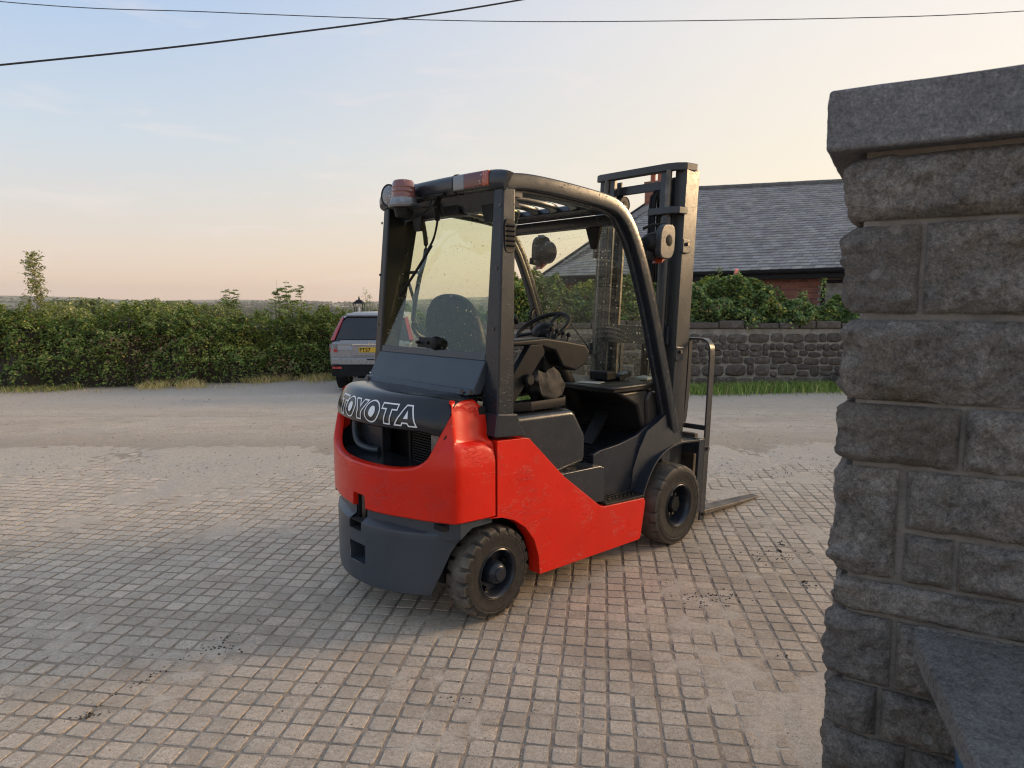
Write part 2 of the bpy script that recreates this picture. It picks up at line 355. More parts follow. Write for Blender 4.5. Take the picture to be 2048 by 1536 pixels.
def block_mat():
    t = NT('dusty_concrete_setts'); at = t.n.new('ShaderNodeAttribute'); at.attribute_name = 'tint'
    g = t.n.new('ShaderNodeNewGeometry'); pos = g.outputs['Position']
    base = t.ramp(t.noise(55, 8, .72, pos), [(.28, (.38, .315, .245)), (.52, (.58, .495, .395)), (.74, (.74, .65, .54))])
    base = t.mix(t.ramp(t.noise(9, 5, .6, pos), [(.35, 0.0), (.65, 1.0)]), base, t.mix(.5, base, (.43, .36, .285)))
    dirt = t.ramp(t.noise(2.1, 6, .65, pos), [(.46, 0.0), (.62, 1.0)])
    base = t.mix(t.math('MULTIPLY', dirt, .6), base, (.36, .29, .22))
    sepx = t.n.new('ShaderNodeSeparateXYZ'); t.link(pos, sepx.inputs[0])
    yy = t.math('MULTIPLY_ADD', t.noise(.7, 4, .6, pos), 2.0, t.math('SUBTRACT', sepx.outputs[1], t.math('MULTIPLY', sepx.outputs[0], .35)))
    pale = t.math('MULTIPLY_ADD', yy, .30, -1.15, clamp=True)  # pale dust towards the far left, also carrying the brighter light there
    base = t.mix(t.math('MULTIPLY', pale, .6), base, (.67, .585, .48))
    base = t.mix(1.0, base, at.outputs['Color'], 'MULTIPLY')
    base = t.mix(t.math('MULTIPLY', t.ramp(t.noise(130, 3, .6, pos), [(.63, 0.0), (.68, 1.0)]), .8), base, (.10, .085, .07))
    base = t.mix(t.math('MULTIPLY', t.ramp(t.noise(75, 7, .85, pos), [(.38, 1.0), (.47, 0.0)]), .7), base, (.22, .18, .14))
    base = t.mix(1.0, base, t.ramp(t.noise(260, 4, .8, pos), [(.30, .55), (.5, 1.0), (.70, 1.35)]), 'MULTIPLY')
    base = t.mix(t.math('MULTIPLY', t.ramp(t.voro(210, co=pos), [(.08, 1.0), (.14, 0.0)]), .5), base, (.70, .68, .64))
    nr = t.bump(t.noise(160, 8, .72, pos), .004, .4); nr = t.bump(t.noise(38, 5, .6, pos), .005, .3, nr)
    return t.done(base, .93, 0, nr, .2)
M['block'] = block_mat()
def ground_mat():
    t = NT('dirt_and_gravel'); g = t.n.new('ShaderNodeNewGeometry'); pos = g.outputs['Position']
    sepx = t.n.new('ShaderNodeSeparateXYZ'); t.link(pos, sepx.inputs[0])
    dust = t.ramp(t.noise(30, 9, .72, pos), [(.3, (.41, .345, .27)), (.7, (.62, .54, .44))])
    joint = t.ramp(t.noise(40, 9, .72, pos), [(.3, (.25, .20, .15)), (.7, (.38, .315, .245))])
    dirt = t.mix(t.math('MULTIPLY_ADD', sepx.outputs[2], 700.0, 1.6, clamp=True), joint, dust)
    grav = t.ramp(t.noise(48, 8, .75, pos), [(.32, (.31, .245, .18)), (.5, (.56, .465, .36)), (.7, (.74, .64, .52))])
    grey = t.ramp(t.noise(60, 8, .75, pos), [(.32, (.28, .232, .185)), (.5, (.51, .435, .355)), (.7, (.72, .635, .54))])
    streak = t.noise(1.0, 6, .6, co=t.coord('Object', (.55, 1.1, 1), (0, 0, .35)))
    fa = t.math('MULTIPLY_ADD', sepx.outputs[1], .5, -3.1, clamp=True)
    yy = t.math('MULTIPLY_ADD', t.noise(.8, 4, .6, pos), 3.0, sepx.outputs[1])
    fg = t.math('MULTIPLY_ADD', yy, .22, -2.35, clamp=True)
    c = t.mix(fa, dirt, grav)
    c = t.mix(t.math('MULTIPLY', t.ramp(streak, [(.44, 0.0), (.58, 1.0)]), t.math('MULTIPLY', fa, .6)), c, t.mix(.6, c, (.40, .31, .22)))
    c = t.mix(t.math('MULTIPLY', t.ramp(t.noise(4.5, 8, .7, pos), [(.50, 0.0), (.62, 1.0)]), t.math('MULTIPLY', fa, .55)), c, t.mix(.6, c, (.27, .22, .17)))
    c = t.mix(t.math('MULTIPLY', t.ramp(t.noise(1.2, 5, .6, pos), [(.45, 0.0), (.65, 1.0)]), .5), c, t.mix(.6, c, (.40, .36, .31)))
    c = t.mix(fg, c, grey)
    c = t.mix(t.math('MULTIPLY', t.ramp(t.noise(90, 4, .6, pos), [(.64, 0.0), (.69, 1.0)]), .7), c, (.085, .072, .06))
    c = t.mix(t.math('MULTIPLY', t.ramp(t.voro(95, co=pos), [(.10, 1.0), (.17, 0.0)]), .45), c, (.55, .52, .48))
    c = t.mix(1.0, c, t.ramp(t.noise(170, 5, .8, pos), [(.30, .6), (.5, 1.0), (.70, 1.3)]), 'MULTIPLY')
    nr = t.bump(t.noise(60, 10, .75, pos), .008, .35); nr = t.bump(t.noise(200, 5, .7, pos), .003, .35, nr)
    return t.done(c, .95, 0, nr, .15)
M['ground'] = ground_mat()
def tint_mat(name, rough=.6, trans=.3, dark=.6, spec=.3):
    t = NT(name); at = t.n.new('ShaderNodeAttribute'); at.attribute_name = 'tint'
    col = t.mix(t.noise(40, 3), at.outputs['Color'], t.mix(1.0, at.outputs['Color'], (dark, dark, dark), 'MULTIPLY'))
    t.done(col, rough, 0, None, spec)
    if trans:
        tl = t.n.new('ShaderNodeBsdfTranslucent'); t.link(t.mix(1.0, col, (1.0, 1.0, .5), 'MULTIPLY'), tl.inputs[0])
        ms = t.n.new('ShaderNodeMixShader'); ms.inputs[0].default_value = trans
        t.link(t.p.outputs[0], ms.inputs[1]); t.link(tl.outputs[0], ms.inputs[2]); t.link(ms.outputs[0], t.out.inputs[0])
    return t.m
M['leaf'] = tint_mat('leaves'); M['grass'] = tint_mat('grass_blades', .7, .25)
M['pebble'] = tint_mat('loose_stones', .9, 0, .7)
M['bark'] = plain('bark', (.10, .075, .052), .9, var=.4, vs=20, bump=.6, bs=50)
M['core'] = plain('hedge_shade_core', (.05, .042, .03), .95, var=.5, vs=12)  # dark fill standing in for the shade inside hedge and shrubs
M['wire'] = plain('black_cable', (.02, .02, .022), .6)
# ---------------------------------------------------------------- ground
def sst(x): x = np.clip(x, 0, 1); return x * x * (3 - 2 * x)
def gz(x, y):
    """height of the yard: level by the camera, falling gently away"""
    d = sst((np.asarray(y, float) - 6.0) / 10.0)
    rr = sst((np.asarray(x, float) + 1.0) / 7.0)
    return -0.50 * d * (1 - .42 * rr)
GA = R(7.66); E1 = np.array([math.sin(GA), math.cos(GA)]); E2 = np.array([math.cos(GA), -math.sin(GA)])
PA, PB = .0925, .0850
O2 = np.array([.3045, 2.001])                         # a joint crossing
def vnoise(x, y, s, seed=0.0):
    return np.array([noise.noise(Vector((a * s, b * s, seed))) for a, b in zip(np.ravel(x), np.ravel(y))]).reshape(np.shape(x))
def fbm(x, y, s, o=3, seed=0.0):
    r = 0
    for i in range(o): r = r + vnoise(x, y, s * 2 ** i, seed + i * 7.3) * .5 ** i
    return r
def dirt_h(x, y, n1=None):
    """height of the loose dirt between and over the setts (their tops lie at 0)"""
    n = fbm(x, y, 1.7, 3, 1.0) if n1 is None else n1
    h = -.0034 + .0060 * np.clip(n - .12, 0, 1)
    edge = 6.2 + .3 * np.sin(np.asarray(x) * .9 + 1) + 1.3 * n + .5 * np.sin(np.asarray(x) * 3.1)
    h = h + .012 * sst((np.asarray(y) - edge + .9) / 1.8)
    blob = sst((.42 - np.hypot((np.asarray(x) - 1.32) * 1.0, (np.asarray(y) - 2.12) * .8)) / .16)
    return h + .0095 * blob
def grid(x0, x1, y0, y1, st, hf):
    xs = np.arange(x0, x1 + st * .5, st); ys = np.arange(y0, y1 + st * .5, st); X, Y = np.meshgrid(xs, ys); Z = hf(X, Y)
    V = np.stack([X, Y, Z], -1).reshape(-1, 3); a, b = X.shape
    i = np.arange(a * b).reshape(a, b); F = np.stack([i[:-1, :-1], i[:-1, 1:], i[1:, 1:], i[1:, :-1]], -1).reshape(-1, 4)
    return V, F
def near_h(X, Y): return dirt_h(X, Y) + gz(X, Y) + .0035 * vnoise(X, Y, 12, 4)
V_, F_ = grid(-8.0, 6.0, .4, 9.4, .03, near_h)
yard = npmesh('ground', V_, F_, M['ground'], smooth=True); tag(yard, kind='structure')
def mid_h(X, Y):
    z = gz(X, Y) + .0085 + .03 * fbm(X, Y, .6, 2, 3) * sst((Y - 9.4) / 2)
    inside = (X > -7.9) & (X < 5.9) & (Y > .5) & (Y < 9.3)
    return np.where(inside, z - .4, z)
V_, F_ = grid(-30, 30, -8, 40, .3, mid_h)
gr2 = npmesh('gravel_yard', V_, F_, M['ground'], smooth=True); tag(gr2, kind='structure')
# ---------------------------------------------------------------- paving setts
def sett_mesh(seed):
    r = random.Random(seed); hx, hy = PA / 2 - r.uniform(.0056, .0090), PB / 2 - r.uniform(.0040, .0066)
    rings = []; cc = {(p_, q_): r.choice((.003, .004, .006, .006, .011)) for p_ in (1, -1) for q_ in (1, -1)}
    for inset, z in ((-.0003, -.016), (.0001, -.0012), (.0011, -.0002), (.0065, 0.0)):
        pts = []
        for (sx_, sy_) in ((1, 1), (-1, 1), (-1, -1), (1, -1)):
            a, b = hx - inset, hy - inset; c = cc[(sx_, sy_)] + inset * .3
            p, q = (sx_ * a, sy_ * (b - c)), (sx_ * (a - c), sy_ * b)
            pts += [p, q] if sx_ * sy_ > 0 else [q, p]
        rings.append([(x + r.uniform(-.0017, .0017), y + r.uniform(-.0016, .0016), z + r.uniform(-.0004, .0004)) for x, y in pts])
    v = [p for ring in rings for p in ring] + [(0, 0, r.uniform(-.0004, .0004))]; f = []
    for k in range(3):
        for i in range(8): f.append((k * 8 + i, k * 8 + (i + 1) % 8, (k + 1) * 8 + (i + 1) % 8, (k + 1) * 8 + i))
    f += [(24 + i, 24 + (i + 1) % 8, 32) for i in range(8)]
    return v, f
paving = empty('paving', (0, 0, 0)); tag(paving, kind='structure')
NV = 24; sm = [sett_mesh(i) for i in range(NV)]; sett_me = []
def sett_tint(r):
    k = r.uniform(.90, 1.05); h = r.random()
    c = (k, k * .99, k * .975)
    if h < .25: c = (k * 1.02, k * .985, k * .95)
    elif h < .33: c = (k * .90, k * .885, k * .865)
    return c
TV = [sett_tint(random.Random(50 + i)) for i in range(NV)]
for i, (v, f) in enumerate(sm):
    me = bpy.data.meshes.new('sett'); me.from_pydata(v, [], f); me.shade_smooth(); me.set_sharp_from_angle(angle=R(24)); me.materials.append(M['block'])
    a = me.color_attributes.new('tint', 'FLOAT_COLOR', 'POINT')
    for d in a.data: d.color = (*TV[i], 1)
    sett_me.append(me)
cells = []
for i in range(-110, 90):
    for j in range(-8, 62):
        p = O2 + E2 * (i + .5) * PA + E1 * (j + .5) * PB
        x, y = p
        if y < 1.55 or y > 7.0: continue
        if abs(x) > y * .80 + .9 or (x > 1.0 + (y - 1.9) * .9 and y < 3.2 and x > .83 + .3 and y < 1.9): continue
        px = 1024 + 1360 * x / (y * .993 + .17)
        inview = -20 < px < 1700 and y > 2.0
        cells.append((y if inview else y + 50, x, y, i, j))
cells.sort(); rb = random.Random(3)
cx = np.array([c[1] for c in cells]); cy = np.array([c[2] for c in cells])
hh = dirt_h(cx, cy); gg = gz(cx, cy); jx = .002 * vnoise(cx, cy, 3.0, 9)
rv = []; rf = []; rt = []; cnt = 0
for k, (_, x, y, i, j) in enumerate(cells):
    if hh[k] > .0065: continue                         # buried under the dirt
    vi = rb.randrange(NV); z = gg[k] + rb.uniform(-.0016, .0012)
    ang = -GA + (math.pi if rb.random() < .5 else 0) + rb.uniform(-.03, .03)
    x += rb.uniform(-.0025, .0025); y += rb.uniform(-.0025, .0025)
    tx, ty = rb.uniform(-.005, .005), rb.uniform(-.005, .005)
    if cnt < 300:
        o = bpy.data.objects.new('sett', sett_me[vi]); COL.objects.link(o); o.parent = paving
        o.location = (x, y, z); o.rotation_euler = (tx, ty, ang)
    else:
        ca, sa = math.cos(ang), math.sin(ang); base = len(rv); kk = rb.uniform(.93, 1.07)
        for (a, b, c) in sm[vi][0]: rv.append((x + a * ca - b * sa, y + a * sa + b * ca, z + c + a * ty + b * tx)); 
        rt += [(TV[vi][0] * kk, TV[vi][1] * kk, TV[vi][2] * kk, 1)] * len(sm[vi][0])
        rf += [tuple(q + base for q in f) for f in sm[vi][1]]
    cnt += 1
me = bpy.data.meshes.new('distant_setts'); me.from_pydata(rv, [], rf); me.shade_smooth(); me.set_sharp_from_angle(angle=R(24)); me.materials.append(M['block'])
a = me.color_attributes.new('tint', 'FLOAT_COLOR', 'POINT'); a.data.foreach_set('color', np.array(rt, np.float32).ravel())
o = bpy.data.objects.new('distant_setts', me); COL.objects.link(o); o.parent = paving; tag(o, kind='stuff')
# ---------------------------------------------------------------- loose stones, crumbs of mud
def pebbles(name, pts, mat, tints, kind='stuff'):
    oc = np.array([(1, 0, 0), (-1, 0, 0), (0, 1, 0), (0, -1, 0), (0, 0, 1), (0, 0, -1)], float)
    tf = np.array([(0, 2, 4), (2, 1, 4), (1, 3, 4), (3, 0, 4), (2, 0, 5), (1, 2, 5), (3, 1, 5), (0, 3, 5)])
    V = []; F = []; T = []
    for k, (x, y, z, s) in enumerate(pts):
        q = oc * s * nrs.uniform(.55, 1.25, (6, 1)) * np.array([1, 1, .65]); an = nrs.uniform(0, 6.28); c, d = math.cos(an), math.sin(an)
        q = np.stack([q[:, 0] * c - q[:, 1] * d, q[:, 0] * d + q[:, 1] * c, q[:, 2]], 1) + (x, y, z + s * .12)
        V.append(q); F.append(tf + 6 * k); t_ = tints[nrs.randint(len(tints))]; T.append(np.tile((*t_, 1), (6, 1)))
    o = npmesh(name, np.concatenate(V), np.concatenate(F), mat, np.concatenate(T)); tag(o, kind=kind); return o
pp = []
for k in range(6500):
    y = 5.6 + 10.5 * nrs.rand() ** 1.6; x = nrs.uniform(-.82, .62) * y; pp.append((x, y, s := 0, nrs.uniform(.003, .009) * (1 + .05 * y)))
xs = np.array([p[0] for p in pp]); ys = np.array([p[1] for p in pp])
zs = gz(xs, ys) + .0085
keep = vnoise(xs, ys, 1.1, 8) + nrs.rand(len(xs)) * .9 > .35
pp = [(a, b, c, p[3]) for a, b, c, p, k in zip(xs, ys, zs, pp, keep) if k]
pebbles('gravel', pp, M['pebble'], [(.55, .50, .45), (.48, .43, .37), (.62, .57, .51), (.36, .32, .28), (.60, .54, .46)])
pp = []
for k in range(2600):
    y = 1.9 + 4.6 * nrs.rand(); x = nrs.uniform(-.8, .6) * y
    pp.append((x, y, -.001, nrs.uniform(.0016, .0042)))
pebbles('grit', pp, M['pebble'], [(.42, .39, .35), (.30, .27, .23), (.12, .10, .085), (.55, .53, .50)])
# the line of dark crumbs in a joint, clods by the wheel and under the chassis
def gp(px, py, z=0.0):
    """point of the yard seen at that place of the photograph"""
    p = R(6.834); d = (np.array([0, math.cos(p), -math.sin(p)]) + (px - 1024) / 1360 * np.array([1, 0, 0]) - (py - 768) / 1360 * np.array([0, math.sin(p), math.cos(p)]))
    t = (z - 1.469) / d[2]; return d[0] * t, d[1] * t
pp = []
for (px, py, n, sx_, sy_, s) in ((1420, 1195, 60, 40, 9, .007), (1545, 1110, 55, 45, 10, .007), (1610, 1168, 12, 10, 4, .012), (1560, 1090, 8, 6, 4, .012), (330, 1340, 60, 95, 5, .006), (440, 1295, 24, 30, 5, .007), (180, 1432, 14, 12, 4, .009), (905, 1400, 10, 20, 6, .006), (1280, 1180, 20, 60, 25, .005), (1590, 1360, 8, 50, 60, .006), (1150, 1370, 7, 120, 60, .005), (600, 1385, 9, 90, 50, .005)):
    x0, y0 = gp(px, py)
    for k in range(n):
        t_ = nrs.normal(); qx, qy = gp(px + t_ * sx_, py + nrs.normal() * sy_ - (t_ * sx_ * .52 if (px, py) == (330, 1340) else 0))
        pp.append((qx, qy, 0.0, s * nrs.uniform(.35, 1.1)))
pebbles('mud_crumbs', pp, M['pebble'], [(.05, .042, .035), (.075, .06, .048), (.10, .085, .07)])
def roughen(o, amount, size):
    s = o.modifiers.new('cut', 'SUBSURF'); s.subdivision_type = 'SIMPLE'; s.levels = s.render_levels = 5
    for k, (a, z) in enumerate(((amount, size), (amount * .45, size * .22))):
        t = bpy.data.textures.new('worn%d' % k, 'CLOUDS'); t.noise_scale = z; t.noise_depth = 4
        d = o.modifiers.new('worn', 'DISPLACE'); d.texture = t; d.strength = a; d.mid_level = .5; d.texture_coords = 'GLOBAL'
# ---------------------------------------------------------------- foreground stone wall end, coping, ledge
WD = np.array([.866, -.5, 0.0]); WN = np.array([-.5, -.866, 0.0])      # along the face (to the right), out of the face (towards the viewer)
WC = np.array([.845, 1.70, 0.0])                                         # foot of the corner
def wp(s, n, z): return tuple(WC + WD * (s + .022 * max(0, 1.0 - z / 1.5)) + WN * n + np.array([0, 0, z]))
def rock(s0, s1, z0, z1, depth, bulge, seed, corner=False, nx=12, nz=10, back=.05):
    """rock-faced block: face grid displaced outward, edges pulled back to the joint; corner blocks also get a rough end"""
    rr = random.Random(seed); off = Vector((rr.uniform(0, 50), rr.uniform(0, 50), rr.uniform(0, 50)))
    def disp(a, b, c):
        p = Vector((a, b, c)) * 7 + off
        return noise.fractal(p, .8, 2.1, 6) * .55 + .20 * noise.noise(p * 4.3) - .40 * abs(noise.noise(p * 1.7)) + .07 * noise.noise(p * 13)
    st_ = .008 if s0 < .6 else .05; sx_ = max(6, int((s1 - s0) / st_)); sz = max(6, int((z1 - z0) / st_)); v = []; f = []
    ne = 22 if corner else 0; cols = []
    for k in range(ne): t = k / ne; cols.append(('e', 1 - t))               # end face, from the back to the corner
    for k in range(sx_ + 1): cols.append(('f', k / sx_))
    for kind, t in cols:
        for j in range(sz + 1):
            q = j / sz; z = z0 + (z1 - z0) * q; eb = max(0, min(1, 6.5 * min(q, 1 - q) + .06 * noise.noise(Vector((t * 9 * (s1 - s0) * 4, j * .3, seed))))) ** .6; z += .0055 * noise.noise(Vector((seed * 3.1, t * (s1 - s0) * 26, q * 2))) * (1 if kind == 'f' else .4)
            if kind == 'f':
                s = s0 + (s1 - s0) * t; ed = max(0, min(1, ((s - s0) if not corner else 1) / .02, (s1 - s) / .02)) ** .6
                d = disp(s, 0, z); out = (bulge * (.55 + 1.15 * d)) * eb * max(ed, 0) - .006 * (1 - eb * max(ed, 0))
                sx2 = s
                if corner:
                    ce = max(0, 1 - (s - s0) / .035); d2 = disp(s0, 0, z)
                    sx2 = s - ce * (bulge * (.75 + 1.1 * d2)) * eb; out -= ce * .008
                v.append(wp(sx2 + .003 * d, out, z))
            else:
                n = -depth * t; d = disp(s0, n * 1.5, z); te = min(1, 4.5 * (1 - t) if t > .5 else 1)
                v.append(wp(s0 - (bulge * (.75 + 1.1 * d)) * eb * te, n, z))
    m = sz + 1
    for i in range(len(cols) - 1):
        for j in range(sz): f.append((i * m + j, (i + 1) * m + j, (i + 1) * m + j + 1, i * m + j + 1))
    # close the block backwards
    b0 = len(v)
    for j, z in ((0, z0), (1, z1)):
        v.append(wp(s1, -back, z)); v.append(wp(s0 + (.03 if corner else 0), -(depth if corner else back), z))
    f.append(tuple(i * m for i in range(len(cols))) + (b0, b0 + 1)); f.append(tuple(i * m + sz for i in range(len(cols)))[::-1] + (b0 + 3, b0 + 2))
    return v, f
wall = empty('stone_wall', (0, 0, 0)); tag(wall, 'tall rough sandstone wall end close by with smooth grey coping on top', 'wall', kind='thing')
WL = 3.2  # wall extended unseen past the right edge, to shade the sky on that side
wall_core = MB(); wall_core.add(prism([(.012, -.012), (WL, -.012), (WL, -.36), (.012, -.36)], lambda p, t: wp(p[0], p[1], t), 0.0, 1.83))
obj('mortar', wall_core, M['mortar'], wall)
def zc(y, px=1690): return 1.469 - (y - 605) * 1.70 / 1360 * 1.0
# courses: (top pixel, bottom pixel, block ends along the wall)
courses = [(328, 446, [0, .62, 1.1, 1.7, 2.3, 3.2]), (457, 626, [0, .145, .50, .95, 1.5, 2.2, 3.2]), (640, 796, [0, .44, .9, 1.5, 2.1, 3.2]), (806, 922, [0, .245, .6, 1.1, 1.8, 2.6, 3.2]),
           (934, 1158, [0, .125]), (1170, 1236, [0, .55, 1.2, 2.0, 3.2]), (1246, 1388, [0, .125, .5, 1.1, 3.2]), (1396, 1500, [0, .10, .4, 1.0, 3.2]), (1510, 1640, [0, .17, .5, 1.2, 3.2]), (1650, 1775, [0, .12, .45, 1.1, 3.2])]
kk = 0
for (y0, y1, ss) in courses:
    for a, b in zip(ss[:-1], ss[1:]):
        kk += 1; near = a < .6
        g = .006
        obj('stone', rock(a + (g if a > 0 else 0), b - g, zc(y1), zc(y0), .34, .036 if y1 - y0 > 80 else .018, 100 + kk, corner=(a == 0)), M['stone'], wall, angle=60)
for (a, b, y0, y1) in ((.135, .62, 934, 1050), (.135, .245, 1062, 1158), (.25, .62, 1062, 1158), (.63, 1.3, 934, 1158), (1.31, 2.1, 934, 1158), (2.11, 3.2, 934, 1158)):
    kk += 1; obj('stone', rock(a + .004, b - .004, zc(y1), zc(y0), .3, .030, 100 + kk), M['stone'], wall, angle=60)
cop = MB(); cop.add(prism([(-.074, .046), (WL, .046), (WL, -.40), (-.074, -.40)], lambda p, t: wp(p[0], p[1], t), 1.829, 1.972))
cpo = obj('coping', cop, M['coping'], wall, bevel=.009, seg=3); roughen(cpo, .007, .09)
# ledge slab built into the wall
led = [(.160, .003), (1.9, .003), (1.9, .62), (.275, .62)]
sl = MB(); sl.add(prism(led, lambda p, t: wp(p[0], p[1], t), .612, .668))
ledge = obj('stone_ledge', sl, M['slab'], None, bevel=.006, seg=3); roughen(ledge, .006, .10); tag(ledge, 'smooth dark stone ledge jutting from the rough sandstone wall', 'ledge')
su = MB(); su.add(prism([(.37, .03), (1.8, .03), (1.8, .54), (.44, .54)], lambda p, t: wp(p[0], p[1], t), 0.0, .609))
obj('support', su, M['stone'], ledge, bevel=.01)
tub = lathe([(.0, .0), (.026, .0), (.034, .085), (.038, .088), (.038, .094), (.033, .094), (.03, .085), (.024, .006), (0, .006)], 28)
tb = obj('blue_pot', tub, M['blue'], None, loc=(wp(.285, .17, .42))); tag(tb, 'small blue pot tucked under the end of the stone ledge', 'pot')
obj('stand', lathe([(.0, -.42), (.05, -.42), (.045, -.003), (0, -.003)], 16), M['stone'], tb)
# ---------------------------------------------------------------- far rubble wall with the shrubs growing over it
rw = empty('rubble_wall', (0, 0, 0)); tag(rw, 'low rubble stone wall below the green shrubs in front of the house', 'wall', kind='thing')
RY = 13.2
RX0, RX1 = -.6, 8.2
def rwp(x, n, z): return (x, RY - n + .02 * x, z)
rb_z = -.42
cw_ = MB(); cw_.add(prism([(RX0, 0), (RX1, 0), (RX1, -.4), (RX0, -.4)], lambda p, t: rwp(p[0], p[1], t), rb_z, .96)); obj('mortar', cw_, M['mortar2'], rw)
rq = random.Random(77)
def rubble_stone(x0, x1, z0, z1, seed):
    r = random.Random(seed); cx_, cz = (x0 + x1) / 2, (z0 + z1) / 2; hx, hz = (x1 - x0) / 2, (z1 - z0) / 2; n = 12; ring = []
    for k in range(n):
        a = 2 * math.pi * k / n + .2; c, s = math.cos(a), math.sin(a); p = 4.2 + r.uniform(-1.4, 2.5)
        m = (abs(c) ** p + abs(s) ** p) ** (-1 / p) * r.uniform(.88, .99); ring.append((cx_ + hx * c * m, cz + hz * s * m))
    v = [rwp(x, -.03, z) for x, z in ring] + [rwp(x, .018 + r.uniform(-.006, .008), z) for x, z in ring]
    v += [rwp(cx_ + (x - cx_) * .72, .042 + r.uniform(-.014, .014), cz + (z - cz) * .72) for x, z in ring] + [rwp(cx_, .046, cz)]
    f = []
    for q in range(2):
        for k in range(n): f.append((q * n + k, q * n + (k + 1) % n, (q + 1) * n + (k + 1) % n, (q + 1) * n + k))
    f += [(2 * n + k, 2 * n + (k + 1) % n, 3 * n) for k in range(n)]
    return v, f
z = rb_z + .1; si = 0; scount = 0
rest = MB()
while z < .86:
    hgt = rq.choice((.12, .15, .19, .24)) if z < .7 else .16; x = RX0 - rq.random() * .2
    while x < RX1:
        wd = rq.uniform(.13, .42) * (1.15 if hgt > .15 else .8)
        if rq.random() < .22 and hgt > .16:
            sp = [(z, z + hgt * .5), (z + hgt * .5, z + hgt)]
        else: sp = [(z, z + hgt)]
        for (a, b) in sp:
            jz = rq.uniform(-.02, .02); si += 1
            vf = rubble_stone(max(RX0, x) + .004, x + wd - .006, a + .005 + jz, b - .005 + jz, si)
            if x > 1.5 or si % 2: obj('stone', vf, M['rubble'], rw, angle=50); scount += 1
            else: rest.add(vf)
        x += wd
    z += hgt
if rest.v: tag(obj('far_stones', rest, M['rubble'], rw), kind='stuff')
x = RX0
while x < RX1:                                        # uneven top stones
    wd = rq.uniform(.3, .7); a = MB(); a.add(prism([(x, .06), (x + wd - .015, .06), (x + wd - .015, -.44), (x, -.44)], lambda p, t: rwp(p[0], p[1], t), .965 + rq.uniform(-.004, 0) , 1.06 + rq.uniform(0, .09)))
    obj('top_stone', a, M['rubble'], rw, bevel=.03, seg=2); x += wd
mb_ = MB(); mb_.add(box(-.22, .22, -.16, .16, -.35, .0)); mb_.add(box(-.18, .18, -.12, .12, .0, .1))
mst = obj('mounting_block', mb_, M['rubble'], None, bevel=.03, seg=2, loc=(6.42, 12.95, .08)); tag(mst, 'squat square stone block at the foot of the rubble wall', 'stone block')
# ---------------------------------------------------------------- house
HT = R(40); HE = np.array([.99, 22.0]); HD = np.array([math.cos(HT), -math.sin(HT)]); HN = np.array([math.sin(HT), math.cos(HT)])
def hp(s, d, z): p = HE + HD * s + HN * d; return (p[0], p[1], z)
HL, RUN, ZE, ZR = 30.0, 6.71, 2.36, 5.45  # length extended unseen to the right, to block low sun and bright reflections
def zr(s): return float(np.interp(s, [0, 1.2, 7.4, 30], [5.36, 5.74, 5.37, 5.3]))
house = empty('house', (0, 0, 0)); tag(house, 'low brick house with long grey slate roof behind the rubble wall', 'house', kind='thing')
wl = MB(); wl.add(prism([(.25, .35), (HL - .2, .35), (HL - .2, 2 * RUN - .35), (.25, 2 * RUN - .35)], lambda p, t: hp(p[0], p[1], t), -.6, ZE - .02))
for s_ in (.27, HL - .22):
    wl.add(prism([(.36, ZE - .05), (2 * RUN - .36, ZE - .05), (RUN, zr(s_) - .16)], lambda p, t: hp(t, p[0], p[1]), s_ - .02, s_ + .3))
wallo = obj('wall', wl, M['mortar2'], house)
# bricks of the front wall in view
bv = []; bf = []; bt = []
def brick_at(s0, s1, d, z0, z1, T, par, name='brick'):
    v = [hp(s0, d, z0), hp(s1, d, z0), hp(s1, d, z1), hp(s0, d, z1), hp(s0, d + .03, z0), hp(s1, d + .03, z0), hp(s1, d + .03, z1), hp(s0, d + .03, z1)]
    return v, [(0, 1, 2, 3), (0, 4, 5, 1), (1, 5, 6, 2), (2, 6, 7, 3), (3, 7, 4, 0)]
r5 = random.Random(5); nb = 0; zc0 = 1.0
row = 0
while zc0 < ZE - .1:
    s = .26 - (.115 if row % 2 else 0)
    while s < 10.6:
        a, b = max(s, .255), s + .215
        if not (8.35 < (a + b) / 2 < 9.25 and zc0 < 2.0):
            vf = brick_at(a, b, .337, zc0, zc0 + .065, None, house)
            t_ = r5.uniform(.65, 1.25); tcol = (t_, t_ * r5.uniform(.85, 1.1), t_ * r5.uniform(.8, 1.15), 1)
            if 5.0 < s < 9.9 and zc0 > 1.25 and nb < 290:
                o = obj('brick', vf, M['brick'], wallo, smooth=False); ca = o.data.color_attributes.new('tint', 'FLOAT_COLOR', 'POINT')
                for d_ in ca.data: d_.color = tcol
                nb += 1
            else:
                q = len(bv); bv += vf[0]; bf += [tuple(i + q for i in f) for f in vf[1]]; bt += [tcol] * 8
        s += .226
    zc0 += .075; row += 1
o = npmesh('other_bricks', bv, bf, M['brick'], bt, parent=wallo); tag(o, kind='stuff')
dr = MB(); dr.add(prism([(8.42, .42), (9.18, .42), (9.18, .36), (8.42, .36)], lambda p, t: hp(p[0], p[1], t), .0, 2.0)); wd_ = obj('window', dr, M['carglass'], house)
fr_ = MB()
for a, b, z0, z1 in ((8.36, 8.44, .0, 2.02), (9.16, 9.24, .0, 2.02), (8.44, 9.16, 1.94, 2.02), (8.44, 9.16, 1.30, 1.36)):
    fr_.add(prism([(a, .30), (b, .30), (b, .36), (a, .36)], lambda p, t: hp(p[0], p[1], t), z0, z1))
obj('frame', fr_, M['plastic'], wd_)
